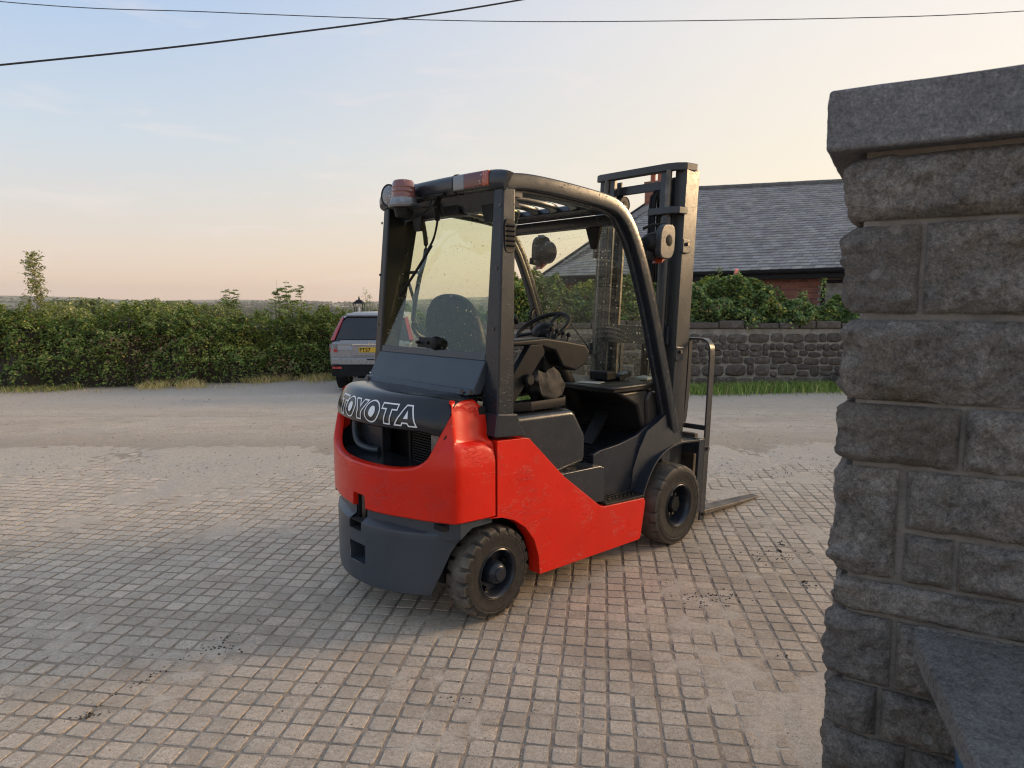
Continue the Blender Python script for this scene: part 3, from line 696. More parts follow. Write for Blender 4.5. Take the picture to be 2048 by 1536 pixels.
# slates: real laps, front slope; nearest 300 singly, the rest as one
roof = MB()
for a_, b_ in ((0, 1.2), (1.2, 7.4), (7.4, HL)): roof.add(prism([(-.05, 0, -.10), (RUN, 1, -.12), (2 * RUN + .05, 0, -.10), (2 * RUN + .05, 0, -.16), (RUN, 1, -.22), (-.05, 0, -.16)], lambda p, t: hp(t, p[0], (zr(t) if p[1] else ZE) + p[2]), a_, b_))
roofo = obj('roof', roof, M['plastic'], house)
SLL = math.hypot(RUN, ZR - ZE); rows = 36; ew = .26; sv = []; sf = []; st_ = []; rs = random.Random(9); ns = 0
cand = []
for q in range(rows):
    t0, t1 = q / rows, (q + 1.35) / rows
    s = -.06 - (ew / 2 if q % 2 else 0)
    while s < HL:
        a, b = max(s, -.06), min(s + ew - .012, HL); s += ew
        if b - a < .05: continue
        u = rs.uniform(-.008, .008)
        v = []
        for (ss, tt, up) in ((a, t0, .026), (b, t0, .026), (b, t1, .004), (a, t1, .004), (a, t0, .010), (b, t0, .010)):
            tt = min(tt + (u / SLL if tt == t0 else 0), 1.0); d = tt * RUN; zz = ZE + tt * (zr(ss) - ZE)
            v.append(hp(ss, d - .04 - up * .42, zz - .10 + .1 * 0 + up * .9 + .02))
        k_ = rs.uniform(.72, 1.22); tcol = (k_, k_ * rs.uniform(.97, 1.02), k_ * rs.uniform(.95, 1.06), 1)
        cand.append((-(a), q, v, tcol))
F6 = [(0, 1, 2, 3), (4, 5, 1, 0), (4, 0, 3), (5, 2, 1)]
def hpx(v): return 1024 + 1360 * v[0][0] / v[0][1]
singles = sorted([c for c in cand if 1385 < hpx(c[2]) < 1690], key=lambda c: c[2][0][1])[:300]; ids = set(id(c) for c in singles)
for c in cand:
    if id(c) in ids:
        o = obj('slate', (c[2], F6), M['slate'], roofo, smooth=False, recalc=False); ca = o.data.color_attributes.new('tint', 'FLOAT_COLOR', 'POINT')
        for d_ in ca.data: d_.color = c[3]
    else:
        q = len(sv); sv += c[2]; sf += [tuple(i + q for i in f) for f in F6]; st_ += [c[3]] * 6
me = bpy.data.meshes.new('other_slates'); me.from_pydata(sv, [], sf); me.materials.append(M['slate']); ca = me.color_attributes.new('tint', 'FLOAT_COLOR', 'POINT'); ca.data.foreach_set('color', np.array(st_, np.float32).ravel())
o = bpy.data.objects.new('other_slates', me); COL.objects.link(o); o.parent = roofo; tag(o, kind='stuff')
s = 0.0; r6 = random.Random(2)
while s < HL:                                          # ridge tiles
    ln = .45; a = []
    for t in (s + .006, s + ln - .006):
        for k in range(7): an = R(-20 + 220 * k / 6); a.append(hp(t, RUN + .13 * math.cos(an), zr(t) - .06 + .11 * math.sin(an) + r6.uniform(-.004, .004)))
    obj('ridge_tile', (a, [(k, k + 1, 8 + k, 7 + k) for k in range(6)]), M['slab'], roofo); s += ln
gu = [hp(s_, -.09, ZE - .13) for s_ in np.linspace(-.05, HL, 12)]
obj('gutter', sweep(gu, [(.055 * math.cos(R(a)), .055 * math.sin(R(a))) for a in range(180, 361, 30)] + [(.048 * math.cos(R(a)), .048 * math.sin(R(a))) for a in range(360, 179, -30)]), M['plastic'], house)
ft = MB(); ft.add(prism([(-.04, ZE - .30), (-.01, ZE - .30), (-.01, ZE - .06), (-.04, ZE - .06)], lambda p, t: hp(t, p[0] , p[1]), 0.0, HL)); ft.add(prism([(-.009, ZE - .30), (.336, ZE - .30), (.336, ZE - .27), (-.009, ZE - .27)], lambda p, t: hp(t, p[0], p[1]), 0.0, HL)); obj('fascia', ft, M['plastic'], house)
vg = MB()
for dd in (0, 1):
    pts = [(-.06, ZE - .02), (RUN, zr(0))] if dd == 0 else [(RUN, zr(0)), (2 * RUN + .06, ZE - .02)]
    vg.add(sweep([hp(-.05, p[0], p[1] - .06) for p in pts], rrect(.04, .07, .01)))
obj('verge_board', vg, M['plastic2'], house)
dp = obj('downpipe', tube([hp(.12, -.02, ZE - .15), hp(.12, .22, ZE - .4), hp(.12, .24, -.3)], .036), M['plastic'], house)
# chimney at the gable end
chb = MB(); cz0, cz1 = 4.95, 6.0
chb.add(prism([(.02, RUN - .30), (.67, RUN - .30), (.67, RUN + .30), (.02, RUN + .30)], lambda p, t: hp(p[0], p[1], t), cz0, cz1)); chim = obj('chimney', chb, M['mortar2'], house)
chv = []; chf = []; cht = []
for q in range(14):
    z0 = cz0 + .12 + q * .072; e = .03 if q >= 12 else .008
    for (sa, sb) in ((.02, .23), (.24, .45), (.46, .67)):
        vf = brick_at(sa - (e if sa == .02 else 0), sb + (e if sb == .67 else 0), RUN - .30 - e, z0, z0 + .064, None, None); k_ = r5.uniform(.7, 1.2)
        o = obj('brick', vf, M['brick'], chim, smooth=False); ca = o.data.color_attributes.new('tint', 'FLOAT_COLOR', 'POINT')
        for d_ in ca.data: d_.color = (k_, k_, k_, 1)
    sv_ = [hp(.02 - e, RUN - .30, z0), hp(.02 - e, RUN + .30, z0), hp(.02 - e, RUN + .30, z0 + .064), hp(.02 - e, RUN - .30, z0 + .064), hp(.03, RUN - .30, z0), hp(.03, RUN + .30, z0), hp(.03, RUN + .30, z0 + .064), hp(.03, RUN - .30, z0 + .064)]
    o = obj('brick', (sv_, [(0, 1, 2, 3), (0, 4, 5, 1), (3, 2, 6, 7)]), M['brick'], chim, smooth=False); ca = o.data.color_attributes.new('tint', 'FLOAT_COLOR', 'POINT')
    for d_ in ca.data: d_.color = (.9, .9, .9, 1)
for sx_ in (.19, .50):
    pt = lathe([(.0, 0), (.12, 0), (.10, .06), (.095, .34), (.115, .36), (.115, .40), (.08, .40), (.08, .1), (0, .1)], 14)
    o = obj('chimney_pot', xf(pt, Matrix.Translation(hp(sx_, RUN, cz1 + .002))), M['brick'], chim); ca = o.data.color_attributes.new('tint', 'FLOAT_COLOR', 'POINT')
    for d_ in ca.data: d_.color = (1.25, 1.0, .9, 1)
# ---------------------------------------------------------------- overhead cables
def cable(name, pts, r, label):
    o = obj(name, tube(smooth_path(pts, 10), r, 6), M['wire']); tag(o, label, 'cable', 'overhead cables'); return o
def at(px, py, Y):
    p = R(6.834); d = Vector((0, math.cos(p), -math.sin(p))) + Vector((1, 0, 0)) * ((px - 1024) / 1360) - Vector((0, math.sin(p), math.cos(p))) * ((py - 768) / 1360)
    return Vector((0, 0, 1.469)) + d * (Y / d.y)
cable('overhead_cable', [at(-700, 196, 8.6), at(0, 130, 9.5), at(500, 76, 10.4), at(1040, 0, 11.6), at(1700, -130, 13.5)], .013, 'thick black cable slanting up across the blue corner of the sky')
cable('overhead_cable', [at(-900, -95, 24), at(0, 3, 24), at(420, 24, 24), at(860, 40, 24), at(1200, 43, 24), at(1700, 36, 24), at(2048, 22, 24), at(2700, -25, 24)], .014, 'thin grey cable sagging across the whole top of the sky')
# ---------------------------------------------------------------- vegetation
def leaves(C, Nn, ln, wd, cols, fold=.25):
    """one folded leaf (two quads... one bent rhomb) per centre: returns verts, quads, colours"""
    n = len(C); C = np.asarray(C, float); Nn = np.asarray(Nn, float); Nn = Nn / (np.linalg.norm(Nn, axis=1, keepdims=True) + 1e-9)
    t = nrs.normal(size=(n, 3)); t[:, 2] -= .25; t -= Nn * (t * Nn).sum(1, keepdims=True); t /= np.linalg.norm(t, axis=1, keepdims=True) + 1e-9
    b = np.cross(Nn, t); ln = np.broadcast_to(ln, n)[:, None]; wd = np.broadcast_to(wd, n)[:, None]
    p0 = C - t * ln * .5; p2 = C + t * ln * .5 - Nn * ln * .12; lift = Nn * wd * fold
    p1 = C + b * wd * .5 + lift; p3 = C - b * wd * .5 + lift
    V = np.stack([p0, p1, p2, p3], 1).reshape(-1, 3); i = np.arange(n)[:, None] * 4
    F = np.concatenate([i + np.array([[0, 1, 2]]), i + np.array([[0, 2, 3]])], 0)
    return V, F, np.repeat(np.concatenate([cols, np.ones((n, 1))], 1), 4, 0)
def leafobj(name, sets, mat, parent):
    V = []; F = []; T = []; o = 0
    for v, f, t in sets: V.append(v); F.append(f + o); T.append(t); o += len(v)
    return npmesh(name, np.concatenate(V), np.concatenate(F), mat, np.concatenate(T), parent)
LEAFK = 3.0
def palette(n, cols, wts, jit=.22):
    c = LEAFK * np.array(cols)[nrs.choice(len(cols), n, p=np.array(wts) / sum(wts))]; return c * (1 + jit * nrs.normal(size=(n, 1))).clip(.45, 1.7)
def n3(P, s, seed=0): return np.array([noise.noise(Vector((p[0] * s + seed, p[1] * s, p[2] * s))) for p in P])
GRN = [(.055, .085, .022), (.075, .115, .028), (.10, .14, .035), (.14, .165, .04), (.045, .065, .020)]
def hedge_build(name, line, hfun, dep, nleaf, label, cat, gbase, cols=GRN, lsize=(.040, .088), yellow=.07, brown=.08, kind='thing', sh=1.0, group=None):
    hd = empty(name, (*line[0], 0)); hd.location = (0, 0, 0); tag(hd, label, cat, group, kind)
    P = np.array(line, float); seg = np.hypot(*(P[1:] - P[:-1]).T); cum = np.concatenate([[0], np.cumsum(seg)]); Lt = cum[-1]
    def pos(s):
        k = np.clip(np.searchsorted(cum, s, side='right') - 1, 0, len(seg) - 1); t = ((s - cum[k]) / seg[k])[:, None]; p = P[k] * (1 - t) + P[k + 1] * t
        d = (P[k + 1] - P[k]) / seg[k][:, None]; return p, np.stack([d[:, 1], -d[:, 0]], 1)     # right-hand side = towards the viewer
    def surf(s, a):
        """a: 0 front foot .. 1 back foot over the top"""
        p, nr_ = pos(s); h = hfun(s); ang = a * math.pi
        prof = np.stack([np.cos(ang), np.sin(ang)], 1); pw = .42
        ox = np.sign(prof[:, 0]) * np.abs(prof[:, 0]) ** pw * dep / 2; oz = np.abs(prof[:, 1]) ** pw * h
        g = gbase(p[:, 0], p[:, 1]); Q = np.stack([p[:, 0] + nr_[:, 0] * ox, p[:, 1] + nr_[:, 1] * ox, g + oz], 1)
        nn = np.stack([nr_[:, 0] * prof[:, 0], nr_[:, 1] * prof[:, 0], prof[:, 1] + .25], 1)
        return Q, nn
    # leaves
    s = nrs.rand(nleaf) * Lt; a = nrs.rand(nleaf) ** 1.25 * .72; Q, nn = surf(s, a)
    lump = n3(Q, 1.1) * .36 + n3(Q, 2.8, 9) * .34 + n3(Q, 7, 4) * .16
    d = lump - np.abs(nrs.normal(size=nleaf)) * .10; nn /= np.linalg.norm(nn, axis=1, keepdims=True)
    C = Q + nn * d[:, None] * sh; C[:, 2] = np.maximum(C[:, 2], gbase(C[:, 0], C[:, 1]) + .03)
    gap = (n3(Q, 2.6, 31) + .5 * n3(Q, 6.5, 3)) < -.52 + .25 * (Q[:, 2] < -.1)
    cl = palette(nleaf, cols, [3, 4, 3, 1.2, 3][:len(cols)]); cn = n3(Q, .9, 17)
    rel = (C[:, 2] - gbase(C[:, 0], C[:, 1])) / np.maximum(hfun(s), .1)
    ysel = (nrs.rand(nleaf) < yellow * (1 + 3.0 * (cn > .25)) * np.clip(rel * 1.4, .2, 1.3)); cl[ysel] = palette(ysel.sum(), [(.22, .21, .05), (.30, .25, .06), (.17, .20, .05)], [1, .6, 2])  # yellow leaves thicken towards the top: sunlit tips put into leaf colour
    bsel = (nrs.rand(nleaf) < brown * (1 + 4 * (cn < -.2) * (rel < .7))); cl[bsel] = palette(bsel.sum(), [(.14, .09, .05), (.20, .14, .08), (.10, .07, .045)], [1, 1, 1])
    k = ~gap | (nrs.rand(nleaf) < .25)
    nr2 = nn + nrs.normal(size=nn.shape) * .42 + np.array([0, 0, .75])
    sz = nrs.uniform(*lsize, nleaf)
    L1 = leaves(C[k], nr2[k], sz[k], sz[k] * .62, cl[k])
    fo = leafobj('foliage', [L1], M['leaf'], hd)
    # stems showing in the gaps
    st = MB(); rr = random.Random(8)
    for q in range(int(Lt * 7)):
        s_ = np.array([rr.random() * Lt]); p, nr_ = pos(s_); x0, y0 = p[0] + nr_[0] * rr.uniform(-.1, .42) * dep; g = float(gbase(x0, y0)); h = float(hfun(s_)[0])
        pts = [(x0, y0, g - .02)]; dx, dy = rr.uniform(-.5, .5), rr.uniform(-.35, .35)
        for j in range(1, 5): pts.append((x0 + dx * j / 4 + rr.uniform(-.06, .06), y0 + dy * j / 4 + rr.uniform(-.06, .06), g + h * .9 * j / 4))
        st.add(tube(pts, rr.uniform(.006, .016), 4, scale=[1, .85, .7, .5, .3]))
    tag(obj('stems', st, M['bark'], hd), kind='stuff')
    # twig-brown core, coloured dark as the shade inside the leaves; stops the light
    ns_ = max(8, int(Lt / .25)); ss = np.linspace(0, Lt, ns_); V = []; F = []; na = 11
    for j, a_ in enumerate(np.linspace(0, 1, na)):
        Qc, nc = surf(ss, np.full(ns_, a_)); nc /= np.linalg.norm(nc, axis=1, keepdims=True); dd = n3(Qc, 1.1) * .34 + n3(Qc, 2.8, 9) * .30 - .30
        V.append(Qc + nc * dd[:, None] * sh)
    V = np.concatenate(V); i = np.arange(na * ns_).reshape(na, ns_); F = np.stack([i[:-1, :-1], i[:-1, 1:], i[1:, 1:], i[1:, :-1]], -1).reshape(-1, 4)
    npmesh('shade_core', V, F, M['core'], parent=hd, smooth=True)
    return hd, surf
HLINE = [tuple(p)[:2] for p in smooth_path([(-19.0, 15.2, 0), (-14.0, 15.4, 0), (-9.0, 16.3, 0), (-5.0, 18.3, 0), (-2.0, 20.2, 0), (1.5, 22.0, 0)], 6)]
HLINE = HLINE[::-1]
def hh_(s): return 1.60 + .20 * np.exp(-((np.asarray(s) - 6.0) / 3.5) ** 2) + .08 * np.sin(np.asarray(s) * 1.3) + .06 * np.sin(np.asarray(s) * 3.1 + 1)
HLINE = HLINE[::-1]
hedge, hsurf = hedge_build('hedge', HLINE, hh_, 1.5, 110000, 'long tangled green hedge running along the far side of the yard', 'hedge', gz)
def brambles(parent, surf, Lt, n, seed):
    rr = random.Random(seed); st = MB(); Cs = []; Ns = []
    for k in range(n):
        s_ = np.array([rr.random() * Lt]); a_ = np.array([rr.uniform(.12, .52)]); Q, nn = surf(s_, a_); p0 = Vector(Q[0]); o_ = Vector(nn[0]).normalized()
        dr = Vector((rr.gauss(0, .5), rr.gauss(0, .3), rr.uniform(.0, .7))); ln = rr.uniform(.3, .75); pts = [p0 + o_ * .05 * 0 + (o_ * .45 + dr * .5) * ln * t + Vector((0, 0, -.35 * ln * t * t)) + o_ * .1 for t in np.linspace(0, 1, 6)]
        st.add(tube(pts, .004, 4, scale=[1, .9, .8, .7, .5, .3]))
        for j in range(26):
            t = rr.random(); i_ = min(4, int(t * 5)); c = pts[i_].lerp(pts[i_ + 1], t * 5 - i_); Cs.append(tuple(c + Vector((rr.gauss(0, .03), rr.gauss(0, .03), rr.gauss(0, .03))))); Ns.append((rr.gauss(0, .4) + o_.x * .4, rr.gauss(0, .4) + o_.y * .4, .9))
    tag(obj('bramble_stems', st, M['bark'], parent), kind='stuff'); n_ = len(Cs); sz = nrs.uniform(.05, .085, n_)
    leafobj('leaves', [leaves(np.array(Cs), np.array(Ns), sz, sz * .6, palette(n_, [(.10, .13, .035), (.13, .16, .045), (.17, .18, .05), (.09, .11, .03)], [2, 3, 2, 2]))], M['leaf'], parent)
brambles(hedge, hsurf, 22.0, 230, 3)
# shrubs over the rubble wall
SH = [(-.2, 14.1), (3.2, 14.15), (6.0, 14.2), (8.4, 14.2)]
def sh_h(s): s = np.asarray(s); return .98 + .10 * np.sin(s * 1.3 + 2.2) + .08 * np.sin(s * 2.7) - .38 * sst((s - 4.6) / 1.4)
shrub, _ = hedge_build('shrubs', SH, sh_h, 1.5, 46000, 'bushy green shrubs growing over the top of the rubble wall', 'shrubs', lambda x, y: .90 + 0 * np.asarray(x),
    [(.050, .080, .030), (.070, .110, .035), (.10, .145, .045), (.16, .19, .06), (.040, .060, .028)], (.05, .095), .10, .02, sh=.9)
# tall leafy spikes on top of the shrubs
def sapling(name, base, h, nl, label, cat, lsize=.07, spread=.22, cols=GRN, lean=(0, 0), pinnate=False, group=None, flower=None, stems=1, wdf=.38, tufts=0):
    root = empty(name, base); tag(root, label, cat, group); st = MB(); Cs = []; Ns = []; Ls = []
    for q in range(stems):
        bx, by = (rnd.uniform(-spread, spread) * .6, rnd.uniform(-spread, spread) * .6) if stems > 1 else (0, 0); hq = h * (rnd.uniform(.65, 1.0) if q else 1)
        pts = [(bx + lean[0] * t * t + .02 * math.sin(5 * t + q), by + lean[1] * t * t, hq * t) for t in np.linspace(0, 1, 7)]
        st.add(tube(pts, .009 * (h / 1.0) ** .5, 5, scale=[1, .9, .8, .65, .5, .35, .2]))
        for k in range(tufts):
            t = .08 + .92 * (k + rnd.random()) / tufts; j = min(5, int(t * 6)); c = Vector(pts[j]).lerp(Vector(pts[j + 1]), t * 6 - j); an = k * 2.4 + rnd.random(); r = spread * (1.1 - .45 * t) * rnd.uniform(.5, 1.15)
            e_ = c + Vector((math.cos(an) * r, math.sin(an) * r, rnd.uniform(-.02, .10))); br = [c, c.lerp(e_, .5) + Vector((0, 0, .03)), e_]; st.add(tube(br, .004, 4, scale=[1, .8, .4]))
            for m_ in range(26):
                f_ = rnd.random() ** .7; Cs.append(c.lerp(e_, f_) + Vector((rnd.gauss(0, .035), rnd.gauss(0, .035), rnd.gauss(-.01, .03)))); Ns.append((rnd.gauss(0, .5), rnd.gauss(0, .5), .9)); Ls.append(lsize * rnd.uniform(.6, 1.3))
        for k in range(nl // stems):
            t = rnd.uniform(.12, 1.0); j = min(5, int(t * 6)); fr = t * 6 - j; c = Vector(pts[j]).lerp(Vector(pts[j + 1]), fr)
            an = rnd.uniform(0, 6.283); r = spread * (1.12 - t) * rnd.uniform(.4, 1.1) + .03
            if pinnate:
                br = [c, c + Vector((math.cos(an) * r, math.sin(an) * r, r * rnd.uniform(.1, .6)))]; st.add(tube(br, .0035, 3))
                for m_ in range(7):
                    for sd in (-1, 1):
                        f_ = (m_ + 1) / 7.5; o_ = Vector((-math.sin(an), math.cos(an), 0)) * sd * lsize * .45; Cs.append(br[0].lerp(br[1], f_) + o_ + Vector((0, 0, -.01 * m_ * .5))); Ns.append((rnd.gauss(0, .3), rnd.gauss(0, .3), 1)); Ls.append(lsize * .9)
            else:
                Cs.append(c + Vector((math.cos(an) * r, math.sin(an) * r, rnd.uniform(-.02, .05)))); Ns.append((math.cos(an) * .6 + rnd.gauss(0, .4), math.sin(an) * .6 + rnd.gauss(0, .4), .8)); Ls.append(lsize * rnd.uniform(.7, 1.3))
        if flower:
            for k in range(26):
                t = rnd.uniform(.78, 1.0); c = Vector(pts[0]).lerp(Vector(pts[-1]), t)
    obj('stem', st, M['bark'], root)
    Ls = np.array(Ls); leafobj('leaves', [leaves(np.array([tuple(c) for c in Cs]), np.array(Ns), Ls, Ls * wdf, palette(len(Cs), cols, [3, 4, 3, 1.2, 3][:len(cols)]))], M['leaf'], root)
    if flower:
        n = 90; Cf = np.array([(pts[-1][0] * t + rnd.gauss(0, .02), pts[-1][1] * t + rnd.gauss(0, .02), h * (.72 + .32 * rnd.random())) for t in [1] * n])
        leafobj('blossom', [leaves(Cf, nrs.normal(size=(n, 3)), .035, .03, palette(n, [flower, tuple(min(1, x * 1.3) for x in flower)], [1, 1]))], M['leaf'], root)
    return root
for i, (px, py, hgt, lab) in enumerate(((1440, 540, .55, 'tallest leafy spike above the shrubs beside the forklift mast'), (1475, 545, .42, 'pink flower spike standing above the shrubs'), (1425, 555, .35, 'short leafy spike above the shrubs close to the mast'), (1520, 575, .35, 'thin leafy spike above the shrubs in front of the brick wall'), (1650, 565, .5, 'pale leafy spike beside the rough stone wall end'), (1610, 590, .3, 'low leafy spike in front of the brick wall'))):
    p = at(px, py, 14.0); sapling('plant', (p.x, p.y, p.z - hgt), hgt + .05, 60, lab, 'plant', .07, .09, [(.10, .15, .05), (.16, .20, .07), (.12, .16, .05), (.20, .22, .08), (.08, .12, .04)], group='spikes above the shrubs', flower=(.45, .22, .28) if i == 1 else None)
p = at(1045, 640, 13.9); sapling('flowering_shrub', (p.x, p.y, .95), .75, 420, 'small shrub with coral red flower spikes seen past the rear cab post', 'shrub', .055, .42, [(.11, .12, .03), (.15, .15, .04), (.20, .17, .05), (.09, .10, .03), (.18, .13, .05)], flower=(.62, .13, .09), stems=9)
# shoots standing out of the hedge
def shoot(px, ptop, Y, hgt, nl, lab, **k):
    p = at(px, ptop, Y); return sapling('shoot', (p.x, p.y, p.z - hgt), hgt, nl, lab, 'shoot', group='shoots above the hedge', **k)
shoot(65, 508, 15.3, 1.25, 150, 'tallest dense leafy shoot rising from the left end of the hedge', lsize=.080, spread=.27, tufts=30, cols=[(.10, .125, .045), (.14, .15, .06), (.18, .17, .07), (.09, .10, .04), (.12, .11, .05)])
shoot(450, 578, 16.6, .62, 36, 'small feathery shoot above the middle of the hedge', lsize=.085, spread=.36, pinnate=True, stems=3, wdf=.5, cols=[(.13, .17, .06), (.17, .20, .08), (.11, .15, .05)])
shoot(562, 560, 17.0, .95, 40, 'tall feathery shoot leaning above the hedge near the car', lsize=.09, spread=.44, pinnate=True, stems=3, wdf=.5, cols=[(.14, .18, .07), (.18, .21, .09), (.12, .16, .06)])
shoot(600, 570, 17.2, .85, 32, 'feathery shoot just right of the tall one above the hedge', lsize=.09, spread=.40, pinnate=True, stems=2, wdf=.5, cols=[(.14, .18, .07), (.18, .21, .09), (.12, .16, .06)])
shoot(735, 578, 18.6, .8, 130, 'sparse upright shoot beside the lamp behind the car', lsize=.06, spread=.16, stems=3, cols=[(.12, .14, .06), (.16, .17, .08), (.10, .12, .05)])
# ---------------------------------------------------------------- grass
def blades(name, pts, hlo, hhi, cols, wts, parent=None, wid=.006, lean=.5):
    n = len(pts); P = np.array(pts); h = nrs.uniform(hlo, hhi, n)[:, None]; an = nrs.uniform(0, 6.28, n); sd = np.stack([np.cos(an), np.sin(an), 0 * an], 1) * wid
    ln = nrs.normal(size=(n, 3)) * lean; ln[:, 2] = 0; mid = P + np.array([0, 0, 1]) * h * .6 + ln * h * .25; tip = P + np.array([0, 0, 1]) * h * .92 + ln * h * .8
    V = np.stack([P - sd, P + sd, mid + sd * .7, mid - sd * .7, tip], 1).reshape(-1, 3); i = np.arange(n)[:, None] * 5
    F = np.concatenate([i + np.array([[0, 1, 2]]), i + np.array([[0, 2, 3]]), i + np.array([[3, 2, 4]])], 0)
    c = palette(n, cols, wts); o = npmesh(name, V, F, M['grass'], np.repeat(np.concatenate([c, np.ones((n, 1))], 1), 5, 0), parent); tag(o, kind='stuff'); return o
pts = []
for k in range(13000):
    x = nrs.uniform(-.6, 8.4); y = RY - .12 - abs(nrs.normal()) * .34 + .02 * x; pts.append((x, y, float(gz(x, y)) + .01))
blades('grass', pts, .06, .26, [(.07, .11, .025), (.10, .15, .035), (.14, .17, .05), (.20, .19, .08)], [3, 3, 2, 1])
pts = []; q = np.array(HLINE); 
for k in range(15000):
    s_ = nrs.rand() * (len(q) - 1); j = int(s_); t = s_ - j; p = q[j] * (1 - t) + q[j + 1] * t; d = q[j + 1] - q[j]; d = d / np.hypot(*d); nn_ = np.array([d[1], -d[0]])
    off = .55 + abs(nrs.normal()) * .45; p = p + nn_ * off; 
    if noise.noise(Vector((p[0] * .7, p[1] * .7, 3))) > -.05 + nrs.rand() * .2 - .12: pts.append((p[0], p[1], float(gz(p[0], p[1])) + .01))
dry = [p for p in pts if -8.5 < p[0] < -4.6]; wet = [p for p in pts if not (-8.5 < p[0] < -4.6)]
blades('dry_grass', dry, .05, .24, [(.30, .23, .11), (.24, .20, .08), (.36, .28, .15), (.14, .15, .05)], [3, 2, 2, 2], lean=.7)
blades('verge_grass', wet, .04, .16, [(.12, .14, .05), (.17, .17, .06), (.22, .18, .09), (.09, .11, .035)], [3, 2, 2, 2], lean=.7)
# ---------------------------------------------------------------- trees beyond the hedge
def tree(px, ptop, Y, h, wdt, lab, cols, name='tree'):
    p = at(px, ptop, Y); g = p.z - h; root = empty(name, (p.x, p.y, g)); tag(root, lab, 'tree', 'round trees beyond the hedge')
    tr = MB(); tr.add(tube([(0, 0, -1), (.05, 0, h * .3), (0, .05, h * .75)], .045 * h, 7, scale=[1, .8, .3]))
    for k in range(6):
        an = k * 1.05 + rnd.random(); tr.add(tube([(0, 0, h * (.25 + .06 * k)), (math.cos(an) * wdt * .2, math.sin(an) * wdt * .2, h * (.45 + .06 * k)), (math.cos(an) * wdt * .38, math.sin(an) * wdt * .38, h * (.6 + .05 * k))], .018 * h, 5, scale=[1, .6, .25]))
    obj('trunk', tr, M['bark'], root)
    n = 5200; cl = [(rnd.gauss(0, .23) * wdt, rnd.gauss(0, .23) * wdt, h * (.58 + .42 * rnd.random() ** .8 * 0.75), rnd.uniform(.13, .24) * wdt) for _ in range(22)]
    ci = nrs.randint(0, len(cl), n); c4 = np.array(cl)[ci]; dv = nrs.normal(size=(n, 3)); dv /= np.linalg.norm(dv, axis=1, keepdims=True); rr = c4[:, 3:4] * (.75 + .3 * nrs.rand(n, 1))
    C = c4[:, :3] + dv * rr * np.array([1, 1, .8]); C[:, 2] = np.minimum(C[:, 2], h)
    s = wdt * nrs.uniform(.03, .055, n); k = n3(C, 6 / wdt) > -.38
    leafobj('crown', [leaves(C[k], (dv + nrs.normal(size=(n, 3)) * .4)[k], s[k], s[k] * .8, palette(n, cols, [1] * len(cols))[k])], M['leaf'], root)
DK = [(.085, .10, .045), (.11, .125, .055), (.14, .145, .065), (.07, .085, .04)]
for (px, pt, Y, h, wd_, lab) in ((182, 596, 60, 8, 6.5, 'round olive tree behind the hedge beside the tallest shoot'), (255, 602, 75, 8, 7, 'low olive tree second from the left beyond the hedge'), (318, 600, 85, 8.5, 7, 'olive tree in the middle of the row beyond the hedge'), (365, 603, 95, 9, 9, 'dark broad tree beyond the hedge, second from the right of its row'), (430, 606, 70, 7, 5, 'pale tree at the right end of the row beyond the hedge'), (120, 604, 55, 7, 4, 'small tree at the left end of the row beyond the hedge')):
    tree(px, pt, Y, h, wd_, lab, DK)
# ---------------------------------------------------------------- far land
def far_h(X, Y):
    r = np.hypot(X, Y); base = -.6 - 31 * sst((r - 25) / 700)
    hills = 62 * sst((r - 3500) / 4500) * (1 + .35 * np.sin(X / 900 + 1) + .25 * np.sin(X / 370 + Y / 800)) + 26 * sst((X / np.maximum(Y, 1) + .20) * 2.2) * sst((r - 3000) / 3500)
    return base + hills + 3.5 * fbm(X / 300, Y / 300, 1, 3, 5) * sst((r - 200) / 800) - .25
rs_ = np.concatenate([np.linspace(23, 120, 12), np.geomspace(140, 9000, 60)]); an_ = np.radians(np.linspace(-62, 62, 150)); RR, AA = np.meshgrid(rs_, an_, indexing='ij')
X_, Y_ = RR * np.sin(AA), RR * np.cos(AA); Z_ = far_h(X_, Y_); a_, b_ = X_.shape; i = np.arange(a_ * b_).reshape(a_, b_)
def field_mat():
    t = NT('patchwork_fields'); g = t.n.new('ShaderNodeNewGeometry'); pos = g.outputs['Position']
    mp_ = t.n.new('ShaderNodeMapping'); mp_.inputs['Scale'].default_value = (.0042, .0022, 0); t.link(pos, mp_.inputs[0])
    c = t.voro(1.0, co=mp_.outputs[0], out=1); s = t.n.new('ShaderNodeSeparateColor'); t.link(c, s.inputs[0])
    col = t.ramp(s.outputs[0], [(.0, (.10, .13, .05)), (.35, (.16, .18, .07)), (.55, (.33, .27, .14)), (.75, (.12, .15, .06)), (1.0, (.40, .33, .19))])
    e = t.voro(1.0, 'DISTANCE_TO_EDGE', co=mp_.outputs[0]); col = t.mix(t.ramp(e, [(.03, 1.0), (.07, 0.0)]), col, (.05, .065, .03))
    return t.done(col, .95)
fl = npmesh('fields', np.stack([X_, Y_, Z_], -1).reshape(-1, 3), np.stack([i[:-1, :-1], i[:-1, 1:], i[1:, 1:], i[1:, :-1]], -1).reshape(-1, 4), field_mat(), smooth=True); tag(fl, kind='structure')
